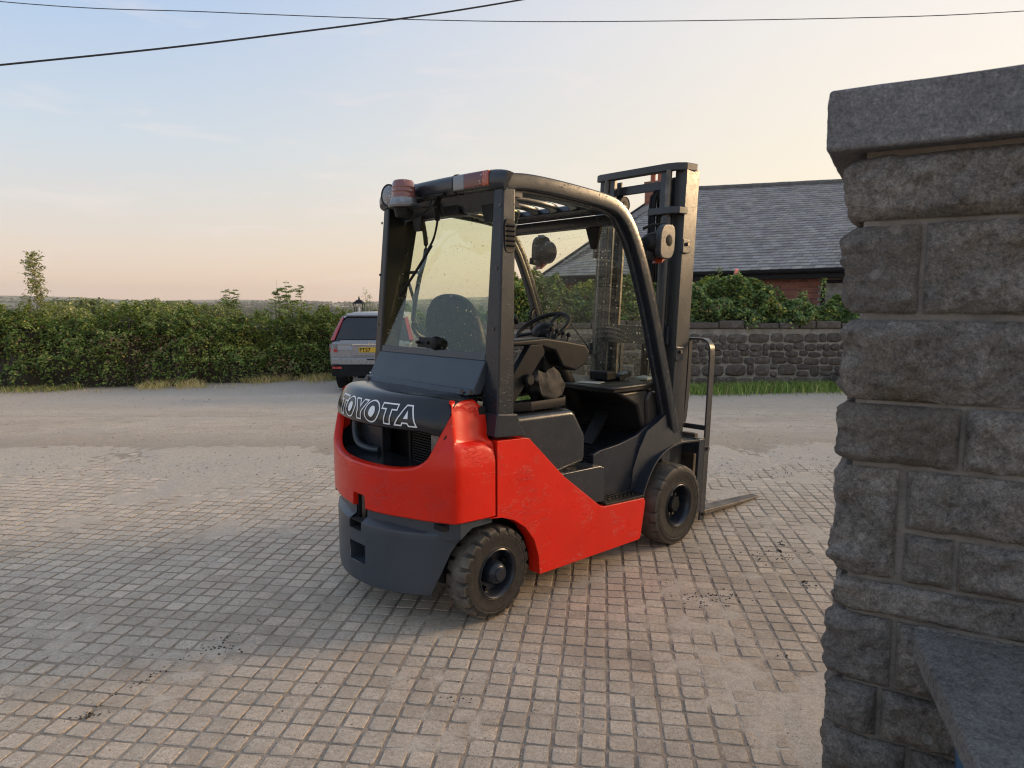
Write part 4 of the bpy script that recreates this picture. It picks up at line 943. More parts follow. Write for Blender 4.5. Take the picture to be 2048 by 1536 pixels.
# woods and hedgerows far off read as one mass
V = []; F = []; T = []; ico = np.array([(0, 0, 1), (.894, 0, .447), (.276, .851, .447), (-.724, .526, .447), (-.724, -.526, .447), (.276, -.851, .447), (.85, .5, -.3), (-.3, .95, -.3), (-1, 0, -.3), (-.3, -.95, -.3), (.85, -.5, -.3)])
icf = np.array([(0, 1, 2), (0, 2, 3), (0, 3, 4), (0, 4, 5), (0, 5, 1), (1, 6, 2), (2, 6, 7), (2, 7, 3), (3, 7, 8), (3, 8, 4), (4, 8, 9), (4, 9, 5), (5, 9, 10), (5, 10, 1), (1, 10, 6)])
nt_ = 0
for k in range(1500):
    r = 800 * (8.5 ** nrs.rand()); a = R(nrs.uniform(-40, 14)); cx_, cy_ = r * math.sin(a), r * math.cos(a); m = nrs.randint(2, 9); dr = nrs.uniform(-.25, .25) + (1.57 if nrs.rand() < .15 else 0)
    for j in range(m):
        x, y = cx_ + math.cos(dr) * j * r * .006 + nrs.normal() * 2, cy_ + math.sin(dr) * j * r * .006 + nrs.normal() * 2; s = nrs.uniform(3, 6.5) * (1 + r / 6000)
        q = ico * s * nrs.uniform(.7, 1.25, (11, 1)) * np.array([1.25, 1.25, .9]) + (x, y, 0); q[:, 2] += float(far_h(np.array(x), np.array(y))) + s * .5
        V.append(q); F.append(icf + 11 * nt_); c = np.array(DK[nrs.randint(4)]) * nrs.uniform(.6, 1.1); T.append(np.tile((*c, 1), (11, 1))); nt_ += 1
o = npmesh('far_woods', np.concatenate(V), np.concatenate(F), M['leaf'], np.concatenate(T)); tag(o, kind='stuff')
# ---------------------------------------------------------------- lamp post behind the car
pl = at(718, 598, 17.6); lp = empty('lamp_post', (pl.x, pl.y, float(gz(pl.x, pl.y)))); tag(lp, 'old black lantern lamp post half hidden behind the silver car', 'lamp post')
ph = pl.z - lp.location.z
obj('post', lathe([(0, 0), (.09, 0), (.09, .12), (.055, .16), (.035, .5), (.028, ph - .45), (.05, ph - .43), (.05, ph - .40), (0, ph - .40)], 12), M['plastic'], lp)
def frust(r0, r1, z0, z1): return [(x * r, y * r, z) for r, z in ((r0, z0), (r1, z1)) for x, y in ((1, 1), (-1, 1), (-1, -1), (1, -1))], [(0, 1, 2, 3), (4, 5, 6, 7)] + [(k, (k + 1) % 4, 4 + (k + 1) % 4, 4 + k) for k in range(4)]
cage = MB()
for sx_ in (1, -1):
    for sy_ in (1, -1): cage.add(tube([(sx_ * .085, sy_ * .085, ph - .40), (sx_ * .115, sy_ * .115, ph - .12)], .010, 5))
cage.add(frust(.095, .095, ph - .415, ph - .395)); obj('cage', cage, M['plastic'], lp)
cap = MB(); cap.add(frust(.15, .05, ph - .12, ph - .02)); cap.add(lathe([(0, ph - .03), (.03, ph - .02), (.02, ph + .02), (0.008, ph + .07), (0, ph + .08)], 8)); obj('cap', cap, M['plastic'], lp)
obj('bulb', lathe([(0, ph - .38), (.02, ph - .36), (.03, ph - .28), (.02, ph - .22), (0, ph - .2)], 10), M['white'], lp)
# ---------------------------------------------------------------- the air
def build_haze():
    hz = MB(); hz.add(box(-7600, 7600, -60, 9200, -60, 175)); m = bpy.data.materials.new('haze_air'); m.use_nodes = True; t = m.node_tree
    t.nodes.remove(t.nodes['Principled BSDF']); v = t.nodes.new('ShaderNodeVolumePrincipled'); v.inputs['Density'].default_value = HAZE; v.inputs['Color'].default_value = (.95, .93, .93, 1); v.inputs['Anisotropy'].default_value = .2
    t.links.new(v.outputs[0], t.nodes['Material Output'].inputs['Volume']); o = obj('haze', hz, m, smooth=False); tag(o, kind='stuff')
HAZE = 0.65e-4
build_haze()
# ---------------------------------------------------------------- forklift
# local frame: x forward from the rear axle, y to the left, z up.  q(u, v, w): v is measured to the right
FA = R(46.831)
FK = empty('forklift', (-.478, 3.344, 0.0), math.pi / 2 - FA); tag(FK, 'red and dark grey forklift truck parked on the setts', 'forklift')
def q(u, v, w): return (u, -v, w)
def qs(L_): return [q(*p) for p in L_]
def part(name, vf, mat, parent=None, **k): return obj(name, vf, mat, parent or FK, **k)
def uw(poly, v0, v1): return prism(poly, lambda p, t: q(p[0], t, p[1]), v0, v1)          # profile in the side plane
def vw(poly, u0, u1): return prism(poly, lambda p, t: q(t, p[0], p[1]), u0, u1)          # profile in the rear plane
def uv(poly, w0, w1): return prism(poly, lambda p, t: q(p[0], p[1], t), w0, w1)          # plan
def qbox(u0, u1, v0, v1, w0, w1): return box(u0, u1, -v1, -v0, w0, w1)
def hull8(b, t):
    """box from bottom quad and top quad, each [(u,v)]*4, with heights"""
    v = [q(x, y, b[1]) for x, y in b[0]] + [q(x, y, t[1]) for x, y in t[0]]
    return v, [(0, 1, 2, 3), (4, 5, 6, 7)] + [(k, (k + 1) % 4, 4 + (k + 1) % 4, 4 + k) for k in range(4)]
def wrap(plan, zb, zt, rows, lip=None, inset=None, lipk=None):
    """shell wound round a plan line [(u,v)] from the right flank over the rear to the left flank"""
    n = len(plan); P = [Vector((a, b)) for a, b in plan]; nor = []
    for i in range(n):
        t = P[min(i + 1, n - 1)] - P[max(i - 1, 0)]; nn = Vector((t.y, -t.x)); nn.normalize()
        if nn.dot(Vector((.1, 0)) - P[i]) < 0: nn = -nn                                   # inward
        nor.append(nn)
    v = []; f = []; m = len(rows)
    for i in range(n):
        z0, z1 = zb[i], zt[i]
        for (a, b, ins) in rows:                                                          # z = z0 + a + (z1-z0)*b ; ins inward
            z = z0 + a + (z1 - z0) * b; e = ins * (lipk[i] if lipk and b == 1 and ins > .017 else 1) + (inset(i, z) if inset else 0); p = P[i] + nor[i] * e; v.append(q(p.x, p.y, z))
    for i in range(n - 1):
        for k in range(m - 1): f.append((i * m + k, (i + 1) * m + k, (i + 1) * m + k + 1, i * m + k + 1))
    return v, f
def interp(x, xs, ys): return float(np.interp(x, xs, ys))
# --- upper red counterweight
half = [(.058, .527), (.0, .528), (-.06, .527), (-.125, .526), (-.156, .522), (-.178, .511), (-.188, .495)] + [(-.335 + .15 * (v / .5) ** 2, v) for v in (.475, .455, .435, .41, .385, .35, .31, .26, .2, .15, .1, .055)]
cen = [(-.335 + .15 * (v / .5) ** 2, v) for v in (.0495, .03, 0, -.03, -.0495)]
plan = half + cen + [(a, -b) for a, b in half[::-1]]
zt = []; zb = []
for (a, b) in plan:
    rear = a < -.18
    zt.append(interp(abs(b), [0, .2, .283, .369, .408, .447, .493, .51], [.730, .732, .738, .757, .797, .882, .992, 1.02]) if rear else interp(a, [-.18, -.13, 0, .03, .058], [1.02, 1.042, 1.042, 1.03, .99]))
    zb.append(.572 if abs(b) < .05 and a < -.3 else interp(abs(b), [0, .3, .5], [.508, .515, .512]) if rear else interp(a, [-.2, .06], [.512, .50]))
rows = [(.0, 0, .035), (.0, 0, .008), (.007, 0, 0)] + [(0, t, 0) for t in np.linspace(.06, .94, 26)] + [(-.012, 1, .0), (-.003, 1, .006), (.0, 1, .016), (.0, 1, .040), (-.03, 1, .045), (-.10, 1, .045)]
def ins_red(i, z):
    a, b = plan[i]; k = max(0, (z - .76)) * .19
    if a > -.15: k += .028 * float(sst(np.array((z - .838) / .014))) * float(sst(np.array((a + .16) / .03)))
    elif a > -.2: k += .010 * float(sst(np.array((z - .838) / .03)))
    return k
part('counterweight', wrap(plan, zb, zt, rows, inset=ins_red, lipk=[2.1 if a > -.2 else 1.0 for a, b in plan]), M['red'], angle=38)
# --- dark tray of the air outlet inside the red lip
cols_ = [v for v in np.linspace(-.47, .47, 33)]; V = []; F = []
for v in cols_:
    pu = -.335 + .15 * (v / .5) ** 2; zt_ = interp(abs(v), [0, .2, .283, .369, .408, .447, .47], [.730, .732, .738, .757, .797, .882, .93])
    for du, dz in ((.03, -.006), (.05, -.018), (.09, -.024), (.24, -.006)):
        V.append(q(pu + du, v * (1 - du * .35), max(.70, zt_ + dz - (.10 if abs(v) > .38 else 0) * du * 8)))
for i in range(len(cols_) - 1):
    for k in range(3): F.append((i * 4 + k, (i + 1) * 4 + k, (i + 1) * 4 + k + 1, i * 4 + k + 1))
part('outlet_tray', (V, F), M['black'])
part('outlet_cavity', vw([(-.46, .66), (.46, .66), (.46, 1.0), (-.46, 1.0)], .02, .06), M['void'])
for s in (.405, -.42): part('outlet_cavity_side', qbox(-.13, .03, s, s + .015, .68, .98), M['void'])
rd = part('radiator', MB().add(qbox(-.09, .01, .10, .275, .70, .93)).add(qbox(-.105, -.091, .085, .10, .70, .93)), M['plastic'])
for k in range(15): part('fin', qbox(-.104, -.0905, .112, .262, .722 + k * .0125, .7275 + k * .0125), M['plastic2'], rd)
part('outlet_panel', qbox(-.115, -.06, .277, .37, .70, .93), M['alu'], bevel=.004)
part('outlet_panel', qbox(-.12, -.06, -.36, -.13, .715, .93), M['dark'], bevel=.01)
part('outlet_hose', tube(smooth_path(qs([(-.13, -.34, .92), (-.15, -.335, .83), (-.16, -.29, .755), (-.15, -.20, .735), (-.13, -.14, .733)])), .016, 10), M['grey_cw'])
# --- lower grey counterweight with its ledge, tow slot and pocket
half = [(.055, .505), (.0, .505), (-.05, .500), (-.10, .485), (-.145, .462), (-.185, .432), (-.218, .402)] + [(-.358 + .14 * (v / .40) ** 2, v) for v in (.37, .33, .28, .22, .16, .11, .078)]
cen = [(-.358 + .14 * (v / .40) ** 2, v) for v in (.05, .02, -.01, -.04, -.055, -.08)]
lo = half + cen + [(a, -b) for a, b in half[::-1] if b > .085]
zb = [interp(a, [-.36, -.218, -.19, -.145, -.10, -.05, .055], [.152, .16, .24, .36, .425, .462, .488]) if a > -.23 else interp(abs(b), [0, .2, .4], [.150, .150, .158]) for a, b in lo]
zt = [.522] * len(lo)
rowsl = [(.02, 0, .05), (.003, 0, .016), (.010, 0, .004), (.03, 0, 0.)]
zlev = [.20, .228, .255, .28, .31, .35, .385, .41, .44]
vs_ = []; fs_ = []
def lower_shell():
    n = len(lo); P = [Vector((a, b)) for a, b in lo]; v = []; f = []; nor = []
    for i in range(n):
        t = P[min(i + 1, n - 1)] - P[max(i - 1, 0)]; nn = Vector((t.y, -t.x)); nn.normalize()
        if nn.dot(Vector((.1, 0)) - P[i]) < 0: nn = -nn
        nor.append(nn)
    levels = [('b', .02, .05), ('b', .003, .014), ('b', .012, .003)] + [('z', z, 0.0) for z in zlev] + [('z', .452, .003), ('z', .466, .028), ('z', .472, .038), ('z', .535, .040)]
    m = len(levels)
    for i in range(n):
        for kind, z, e in levels:
            zz = zb[i] + z if kind == 'b' else max(z, zb[i] + .014 + .0005 * (z > .3)) if z < .47 else max(z, zb[i] + .02)
            if kind == 'z' and lo[i][0] > -.2: e = e * .5
            p = P[i] + nor[i] * e; v.append(q(p.x, p.y, zz))
    for i in range(n - 1):
        va, vb = lo[i][1], lo[i + 1][1]; vm = (va + vb) / 2; rear = max(lo[i][0], lo[i + 1][0]) < -.3
        for k in range(m - 1):
            za = levels[k][1]; zb_ = levels[k + 1][1]
            if rear and levels[k][0] == 'z':
                if -.05 < vm < .05 and za >= .41 - 1e-6: continue                       # tow slot
                if -.055 < vm < .08 and .255 - 1e-6 <= za < .35 - 1e-6: continue          # pocket
            f.append((i * m + k, (i + 1) * m + k, (i + 1) * m + k + 1, i * m + k + 1))
    return v, f
lowcw = part('lower_counterweight', lower_shell(), M['grey_cw'], angle=45)
def recess(v0, v1, z0, z1, u0, u1, mat, nm):
    mb = MB(); w = .004
    mb.add(qbox(u0, u1, v0 - w, v0, z0 - w, z1 + w)); mb.add(qbox(u0, u1, v1, v1 + w, z0 - w, z1 + w)); mb.add(qbox(u0, u1, v0, v1, z0 - w, z0)); mb.add(qbox(u0, u1, v0, v1, z1, z1 + w)); mb.add(qbox(u1, u1 + w, v0 - w, v1 + w, z0 - w, z1 + w)); return part(nm, mb, mat, lowcw)
recess(-.0525, .0755, .2575, .3475, -.3535, -.26, M['grey_cw'], 'pocket'); recess(-.046, .046, .412, .449, -.353, -.24, M['void'], 'tow_slot'); recess(-.046, .046, .453, .568, -.308, -.22, M['void'], 'tow_slot')
for sgn in (1, -1):
    pl_ = [(a, b) for a, b in plan if b * sgn > .049]; nk = [(a + (.026 if a < -.15 else .0), b * .955 if abs(b) > .06 else b) for a, b in pl_]
    part('neck', wrap(nk, [.43 if a < -.12 else .47 for a, b in pl_], [.53] * len(pl_), [(0, 0, 0), (0, .5, 0), (0, 1, 0)]), M['grey_cw'])
part('tow_pin', tube(qs([(-.30, 0, .40), (-.30, 0, .60)]), .016, 12), M['steel'])
# --- black rear hood carrying the lettering
def hood_u(v, z): return -.296 + .10 * (abs(v) / .42) ** 2.2 + .35 * max(0, z - .955) * .9
HV = [v for v in np.linspace(-.452, .452, 45)]; V = []; F = []
prof = [(.908, .05), (.903, .022), (.905, .004), (.916, -.004), (.94, -.006), (.97, -.004), (1.0, .000), (1.02, .006), (1.04, .018), (1.052, .034), (1.059, .055), (1.062, .09), (1.060, .20), (1.052, .36)]
for v in HV:
    for (z, du) in prof: V.append(q(min(hood_u(v, min(z, 1.03)) + du + max(0, abs(v) - .42) * .8, .06), v, z - max(0, abs(v) - .36) * .22))
m = len(prof)
for i in range(len(HV) - 1):
    for k in range(m - 1): F.append((i * m + k, (i + 1) * m + k, (i + 1) * m + k + 1, i * m + k + 1))
hood = part('rear_hood', (V, F), M['black'], angle=60)
for s in (1, -1): part('hood_shoulder', MB().add(hull8(([(-.15, s * .375), (.05, s * .38), (.05, s * .455), (-.10, s * .462)], .93), ([(-.13, s * .33), (.05, s * .33), (.05, s * .43), (-.09, s * .44)], 1.046))), M['black'], bevel=.03, seg=3)
# white outlined letters
def tp(x, y):                                                                              # x along the word 0..1, y 0..1 up
    v = -.276 + .618 * x; z = .926 + .092 * y - .010 * (x - .5) * 0; zz = min(z, 1.03)
    du = float(np.interp(z, [p[0] for p in prof[2:9]], [p[1] for p in prof[2:9]])); return Vector(q(hood_u(v, zz) + du - .0022, v, z))
def ribbon(poly, wdt, closed=True, nm='letter'):
    P = []
    for i in range(len(poly) if closed else len(poly) - 1):
        a, b = poly[i], poly[(i + 1) % len(poly)]; k = max(1, int(math.hypot((b[0] - a[0]) * 6.4, b[1] - a[1]) / .12))
        P += [(a[0] + (b[0] - a[0]) * t / k, a[1] + (b[1] - a[1]) * t / k) for t in range(k)]
    n = len(P); v = []; f = []
    for i in range(n):
        a, b, c = P[i - 1], P[i], P[(i + 1) % n]; ax = 6.4
        d1 = Vector(((b[0] - a[0]) * ax, b[1] - a[1])).normalized(); d2 = Vector(((c[0] - b[0]) * ax, c[1] - b[1])).normalized(); n1 = Vector((-d1.y, d1.x)); n2 = Vector((-d2.y, d2.x)); nn = (n1 + n2); nn.normalize(); k = min(2.0, 1 / max(.4, nn.dot(n1)))
        for s in (-1, 1): v.append(tuple(tp(b[0] + nn.x * s * wdt * k / ax, b[1] + nn.y * s * wdt * k)))
    for i in range(n): j = (i + 1) % n; f.append((2 * i, 2 * j, 2 * j + 1, 2 * i + 1))
    return part(nm, (v, f), M['white'], hood, recalc=False, smooth=False)
def fillp(poly, par):
    c = (sum(p[0] for p in poly) / len(poly), sum(p[1] for p in poly) / len(poly)); v = [tuple(tp(*p)) for p in poly] + [tuple(tp(*c))]; n = len(poly)
    part('counter', (v, [(i, (i + 1) % n, n) for i in range(n)]), M['white'], None, recalc=False, smooth=False).parent = par
LW = .034
def ell(cx, cy, rx, ry, n=28): return [(cx + rx * math.cos(6.2832 * i / n), cy + ry * math.sin(6.2832 * i / n)) for i in range(n)]
def Tl(x): return [(x, .98), (x + .152, .98), (x + .152, .72), (x + .105, .72), (x + .105, .02), (x + .047, .02), (x + .047, .72), (x, .72)]
def fill_children(o, poly): fillp(poly, hood)
ribbon(Tl(.0), LW)
ribbon(ell(.228, .5, .080, .5), LW); fillp(ell(.228, .5, .033, .26), hood)
ribbon([(.300, .98), (.362, .98), (.390, .66), (.418, .98), (.478, .98), (.418, .44), (.418, .02), (.360, .02), (.360, .44)], LW)
ribbon(ell(.555, .5, .088, .52), LW); fillp(ell(.555, .5, .036, .27), hood)
ribbon(Tl(.662), LW)
ribbon([(.888, .98), (.936, .98), (1.0, .02), (.938, .02), (.926, .15), (.884, .15), (.874, .02), (.815, .02)], LW); fillp([(.909, .76), (.928, .36), (.890, .36)], hood)
# --- sloping panel under the rear window
part('rear_panel', MB().add(hull8(([(.000, -.455), (.000, .43), (.06, .43), (.06, -.455)], 1.052), ([(.085, -.455), (.085, .43), (.14, .43), (.14, -.455)], 1.205))), M['grey_cw'], bevel=.006)
part('panel_flange', MB().add(hull8(([(-.03, -.44), (-.03, .44), (.0, .44), (.0, -.44)], 1.056), ([(-.012, -.44), (-.012, .44), (-.002, .44), (-.002, -.44)], 1.082))), M['dark'], bevel=.004)
for v in (-.40, .40): part('bolt', xf(lathe([(0, 0), (.011, 0), (.011, .006), (0, .006)], 10, 'x'), Matrix.Translation(q(-.030, v, 1.07))), M['steel'])
# --- rear posts
def post(s):
    mb = MB(); i0, i1 = (.412, .418) if s > 0 else (.470, .430)
    mb.add(hull8(([(.066, s * i0), (.066, s * .530), (.172, s * .530), (.172, s * i0)], .86), ([(.150, s * i1), (.150, s * .482), (.228, s * .482), (.228, s * i1)], 2.0)))
    p = part('rear_post', mb, M['darkwet'], bevel=.010, seg=2)
    if s < 0: part('inner_panel', hull8(([(.075, s * .452), (.075, s * .460), (.16, s * .460), (.16, s * .452)], 1.0), ([(.16, s * .430), (.16, s * .438), (.35, s * .438), (.35, s * .430)], 1.98)), M['plastic'], p)
    base = part('post_base', MB().add(uw([(.050, .868), (.250, .850), (.205, .915), (.190, .962), (.066, .975)], s * .415, s * .536)), M['dark'], p, bevel=.008)
    for z in (1.05, 1.35, 1.62, 1.9): part('bolt', xf(lathe([(0, -.004), (.007, -.004), (.007, .0), (0, .0)], 8, 'x'), Matrix.Translation(q(.066 + (z - .86) * .0737, s * (.47 if s > 0 else .49), z))), M['steel'], p)
    return p
pr = post(1); post(-1)
ve = part('vent', MB().add(uw([(p[0] * .034 + .178, p[1] * .075 + 1.765) for p in [(math.copysign(abs(math.cos(a)) ** .5, math.cos(a)), math.copysign(abs(math.sin(a)) ** .5, math.sin(a))) for a in np.linspace(0, 6.283, 24, endpoint=False)]], .484, .4985)), M['plastic'], pr, bevel=.003)
part('vent_back', MB().add(uw([(.157, 1.71), (.199, 1.71), (.199, 1.82), (.157, 1.82)], .494, .4995)), M['void'], pr)
for k in range(5): part('louvre', xf(box(-.022, .022, -.005, .005, -.0028, .0028), Matrix.Translation(q(.178, .502, 1.722 + k * .0215)) @ Matrix.Rotation(R(-35), 4, 'X')), M['plastic2'], pr)
# --- roof: rear beam, side rails that bend down into the front posts
bp = smooth_path(qs([(.185, -.485, 2.005), (.165, -.40, 2.018), (.158, 0, 2.024), (.165, .40, 2.018), (.185, .485, 2.005)]), 5)
beam = part('roof_rear_beam', sweep(bp, rrect(.052, .043, .030, 5)), M['dark'], angle=60)
part('header_panel', MB().add(hull8(([(.235, -.452), (.235, .44), (.30, .44), (.30, -.452)], 1.905), ([(.16, -.46), (.16, .45), (.215, .45), (.215, -.46)], 1.99))), M['dark'])
for v in (-.27, .30): part('hinge', MB().add(vw([(v - .045, 1.925), (v + .045, 1.925), (v + .03, 1.845), (v - .022, 1.845)], .215, .232)), M['plastic'], bevel=.003)
def lens(v0, v1, mat, nm):
    P = [q(.110 + .05 * (v / .45) ** 4 * .25, v, 2.022) for v in np.linspace(v0, v1, 5)]
    return part(nm, sweep(P, rrect(.008, .034, .006, 3)), mat, beam, angle=50)
lens(.185, .262, M['lens_clear'], 'clear_lens'); lens(.264, .385, M['lens_red'], 'red_lens'); lens(.3855, .425, M['lens_orange'], 'orange_lens')
lens(-.262, -.185, M['lens_clear'], 'clear_lens'); lens(-.385, -.264, M['lens_red'], 'red_lens'); lens(-.425, -.3855, M['lens_orange'], 'orange_lens')
for v in (.178, -.178): part('joint_ring', sweep([q(.158, v - .004, 2.024), q(.158, v + .004, 2.024)], rrect(.055, .046, .032, 5)), M['plastic'], beam)
railp = [(.175, 2.005), (.30, 2.018), (.5, 2.015), (.75, 2.000), (.90, 1.985), (.985, 1.962), (1.055, 1.915), (1.115, 1.845), (1.165, 1.765), (1.235, 1.62), (1.325, 1.40), (1.425, 1.12), (1.52, .85), (1.60, .61)]
for s in (1, -1):
    P = smooth_path(qs([(a, s * .463, b) for a, b in railp]), 5)
    part('roof_rail', sweep(P, rrect(.036, .022, .008, 3), up=(0, 1, 0)), M['darkwet'], angle=50)
    P2 = smooth_path(qs([(a - .030 * (1 if b < 1.95 else .2), s * .432, b - .030) for a, b in railp[1:]]), 5)
    part('post_liner', sweep(P2, rrect(.020, .016, .006, 3), up=(0, 1, 0)), M['dark'], angle=60)
    P3 = smooth_path(qs([(a + .022, s * .478, b + .02) for a, b in railp[7:13]]), 4)
    part('rail_trim', tube(P3, .008, 6), M['plastic'])
part('roof_front_panel', MB().add(hull8(([(.80, -.44), (.80, .44), (1.02, .43), (1.02, -.43)], 1.945), ([(.82, -.44), (.82, .44), (.98, .43), (.98, -.43)], 1.985))), M['dark'], bevel=.012)
part('roof_front_header', sweep(qs([(1.045, -.44, 1.915), (1.045, .44, 1.915)]), rrect(.038, .030, .012, 3)), M['dark'])
for k in range(6):
    v = -.36 + k * .144; P = smooth_path(qs([(.19, v, 1.975), (.45, v, 1.988), (.70, v, 1.978), (.79, v - .03, 1.968), (.83, v - .07, 1.962)]), 4)
    part('roof_bar', sweep(P, rrect(.026, .014, .008, 3)), M['dark'])
part('roof_cross_bar', sweep(qs([(.27, -.45, 1.965), (.27, .45, 1.965)]), rrect(.03, .014, .006, 2)), M['dark'])
# --- glazing
def pane(name, a, b, c, d, mat, th=.004):
    A = [Vector(q(*p)) for p in (a, b, c, d)]; n = (A[1] - A[0]).cross(A[3] - A[0]).normalized() * th
    return part(name, ([tuple(p) for p in A] + [tuple(p + n) for p in A], [(0, 1, 2, 3), (4, 5, 6, 7), (0, 1, 5, 4), (1, 2, 6, 5), (2, 3, 7, 6), (3, 0, 4, 7)]), mat, smooth=False)
rwin = pane('rear_window', (.100, -.438, 1.215), (.100, .418, 1.215), (.300, .438, 1.90), (.300, -.438, 1.90), M['glass_rear'])
part('window_rail', MB().add(hull8(([(.088, -.44), (.088, .42), (.104, .42), (.104, -.44)], 1.205), ([(.094, -.44), (.094, .42), (.110, .42), (.110, -.44)], 1.238))), M['grey_cw'], rwin, bevel=.002)
wb = [(-.155 + .0 * 0, 0)]
part('latch_plate', MB().add(hull8(([(.098, -.125), (.098, .045), (.108, .045), (.108, -.125)], 1.243), ([(.112, -.125), (.112, .045), (.122, .045), (.122, -.125)], 1.292))), M['plastic'], rwin, bevel=.018, seg=4)
kn = xf(lathe([(0, -.035), (.02, -.035), (.030, -.03), (.034, -.02), (.034, 0), (0, 0)], 20, 'x'), Matrix.Translation(q(.108, .045, 1.268))); part('latch_knob', kn, M['plastic'], rwin, angle=40)
for v in (-.10, -.015): part('latch_bolt', xf(lathe([(0, -.02), (.009, -.02), (.009, 0), (0, 0)], 6, 'x'), Matrix.Translation(q(.100, v, 1.268))), M['plastic2'], rwin)
def wsu(w): return interp(w, [.6, .85, 1.12, 1.40, 1.62, 1.765, 1.9], [1.585, 1.505, 1.41, 1.31, 1.22, 1.15, 1.06])
zz = list(np.linspace(.982, 1.90, 15)); V = []; F = []
for z in zz:
    for v in (-.43, -.2, 0, .2, .43): V.append(q(wsu(z) + .012 - .02 * (v / .43) ** 2 * 0, v, z))
for i in range(len(zz) - 1):
    for k in range(4): F.append((i * 5 + k, i * 5 + k + 1, i * 5 + 6 + k, i * 5 + 5 + k))
ws = part('windscreen', (V, F), M['glass_front'])
wp_ = smooth_path(qs([(wsu(.98) + .028, .05, .98), (wsu(1.25) + .028, -.14, 1.25), (wsu(1.42) + .028, -.26, 1.42)]), 4); part('front_wiper', tube(wp_, .006, 5), M['plastic'], ws)
# rear wiper: arm from the header and the blade with its linkage
wa = part('rear_wiper', tube(smooth_path(qs([(.17, -.03, 1.985), (.215, -.085, 1.90), (.235, -.15, 1.80), (.215, -.19, 1.73)]), 5), .006, 6), M['plastic'])
part('wiper_arm', MB().add(sweep(qs([(.165, -.03, 1.975), (.205, -.075, 1.885)]), rrect(.012, .006, .003, 2))), M['plastic'], wa)
for o_ in (0, .013): part('blade', tube(smooth_path(qs([(.235 - o_, -.165 + o_, 1.765), (.20 - o_, -.265 + o_, 1.63), (.160 - o_, -.362 + o_, 1.505)]), 4), .006, 5), M['plastic'], wa)
part('wiper_motor', qbox(.20, .27, -.02, .10, 1.90, 1.965), M['plastic'], wa, bevel=.01)
# --- beacon on its bracket, lamp and the cable behind it
bc = q(.035, -.125, 1.935); BE = part('beacon', xf(lathe([(0, .0), (.072, .0), (.078, .008), (.078, .014), (.068, .022), (.062, .048), (0, .048)], 28), Matrix.Translation(bc)), M['alu'], angle=40)
part('beacon_lens', xf(lathe([(.0, .049), (.059, .049), (.060, .056), (.0585, .060), (.058, .074), (.0595, .077), (.058, .080), (.057, .096), (.0585, .099), (.056, .103), (.054, .120), (.047, .131), (.03, .136), (0, .137)], 28), Matrix.Translation(bc)), M['lens_beacon'], BE, angle=40)
part('bracket', MB().add(sweep(qs([(.03, -.17, 1.930), (.06, -.02, 1.928), (.10, .045, 1.932), (.105, .075, 1.975), (.12, .10, 1.982)]), rrect(.022, .004, .002, 1))), M['plastic2'], BE)
part('socket', xf(lathe([(0, -.045), (.04, -.045), (.05, -.002), (0, -.002)], 18), Matrix.Translation(bc)), M['plastic'], BE)
part('cable', tube(smooth_path(qs([(.09, .035, 1.965), (.07, .01, 1.905), (.05, -.09, 1.875), (.10, -.20, 1.88), (.12, -.24, 1.865)]), 5), .005, 6), M['plastic2'], BE)
lm = part('work_lamp', xf(lathe([(0, .07), (.035, .065), (.05, .03), (.056, 0), (.056, -.012), (.050, -.014)], 26, 'x'), Matrix.Translation(q(.045, -.262, 2.012)) @ Matrix.Rotation(R(8), 4, 'Z')), M['plastic'], angle=40)
part('lamp_glass', xf(lathe([(0, -.016), (.03, -.015), (.05, -.010)], 26, 'x'), Matrix.Translation(q(.045, -.262, 2.012)) @ Matrix.Rotation(R(8), 4, 'Z')), M['lens_clear'], lm)
part('lamp_arm', tube(qs([(.08, -.262, 2.0), (.13, -.262, 1.99)]), .01, 6), M['plastic'], lm)
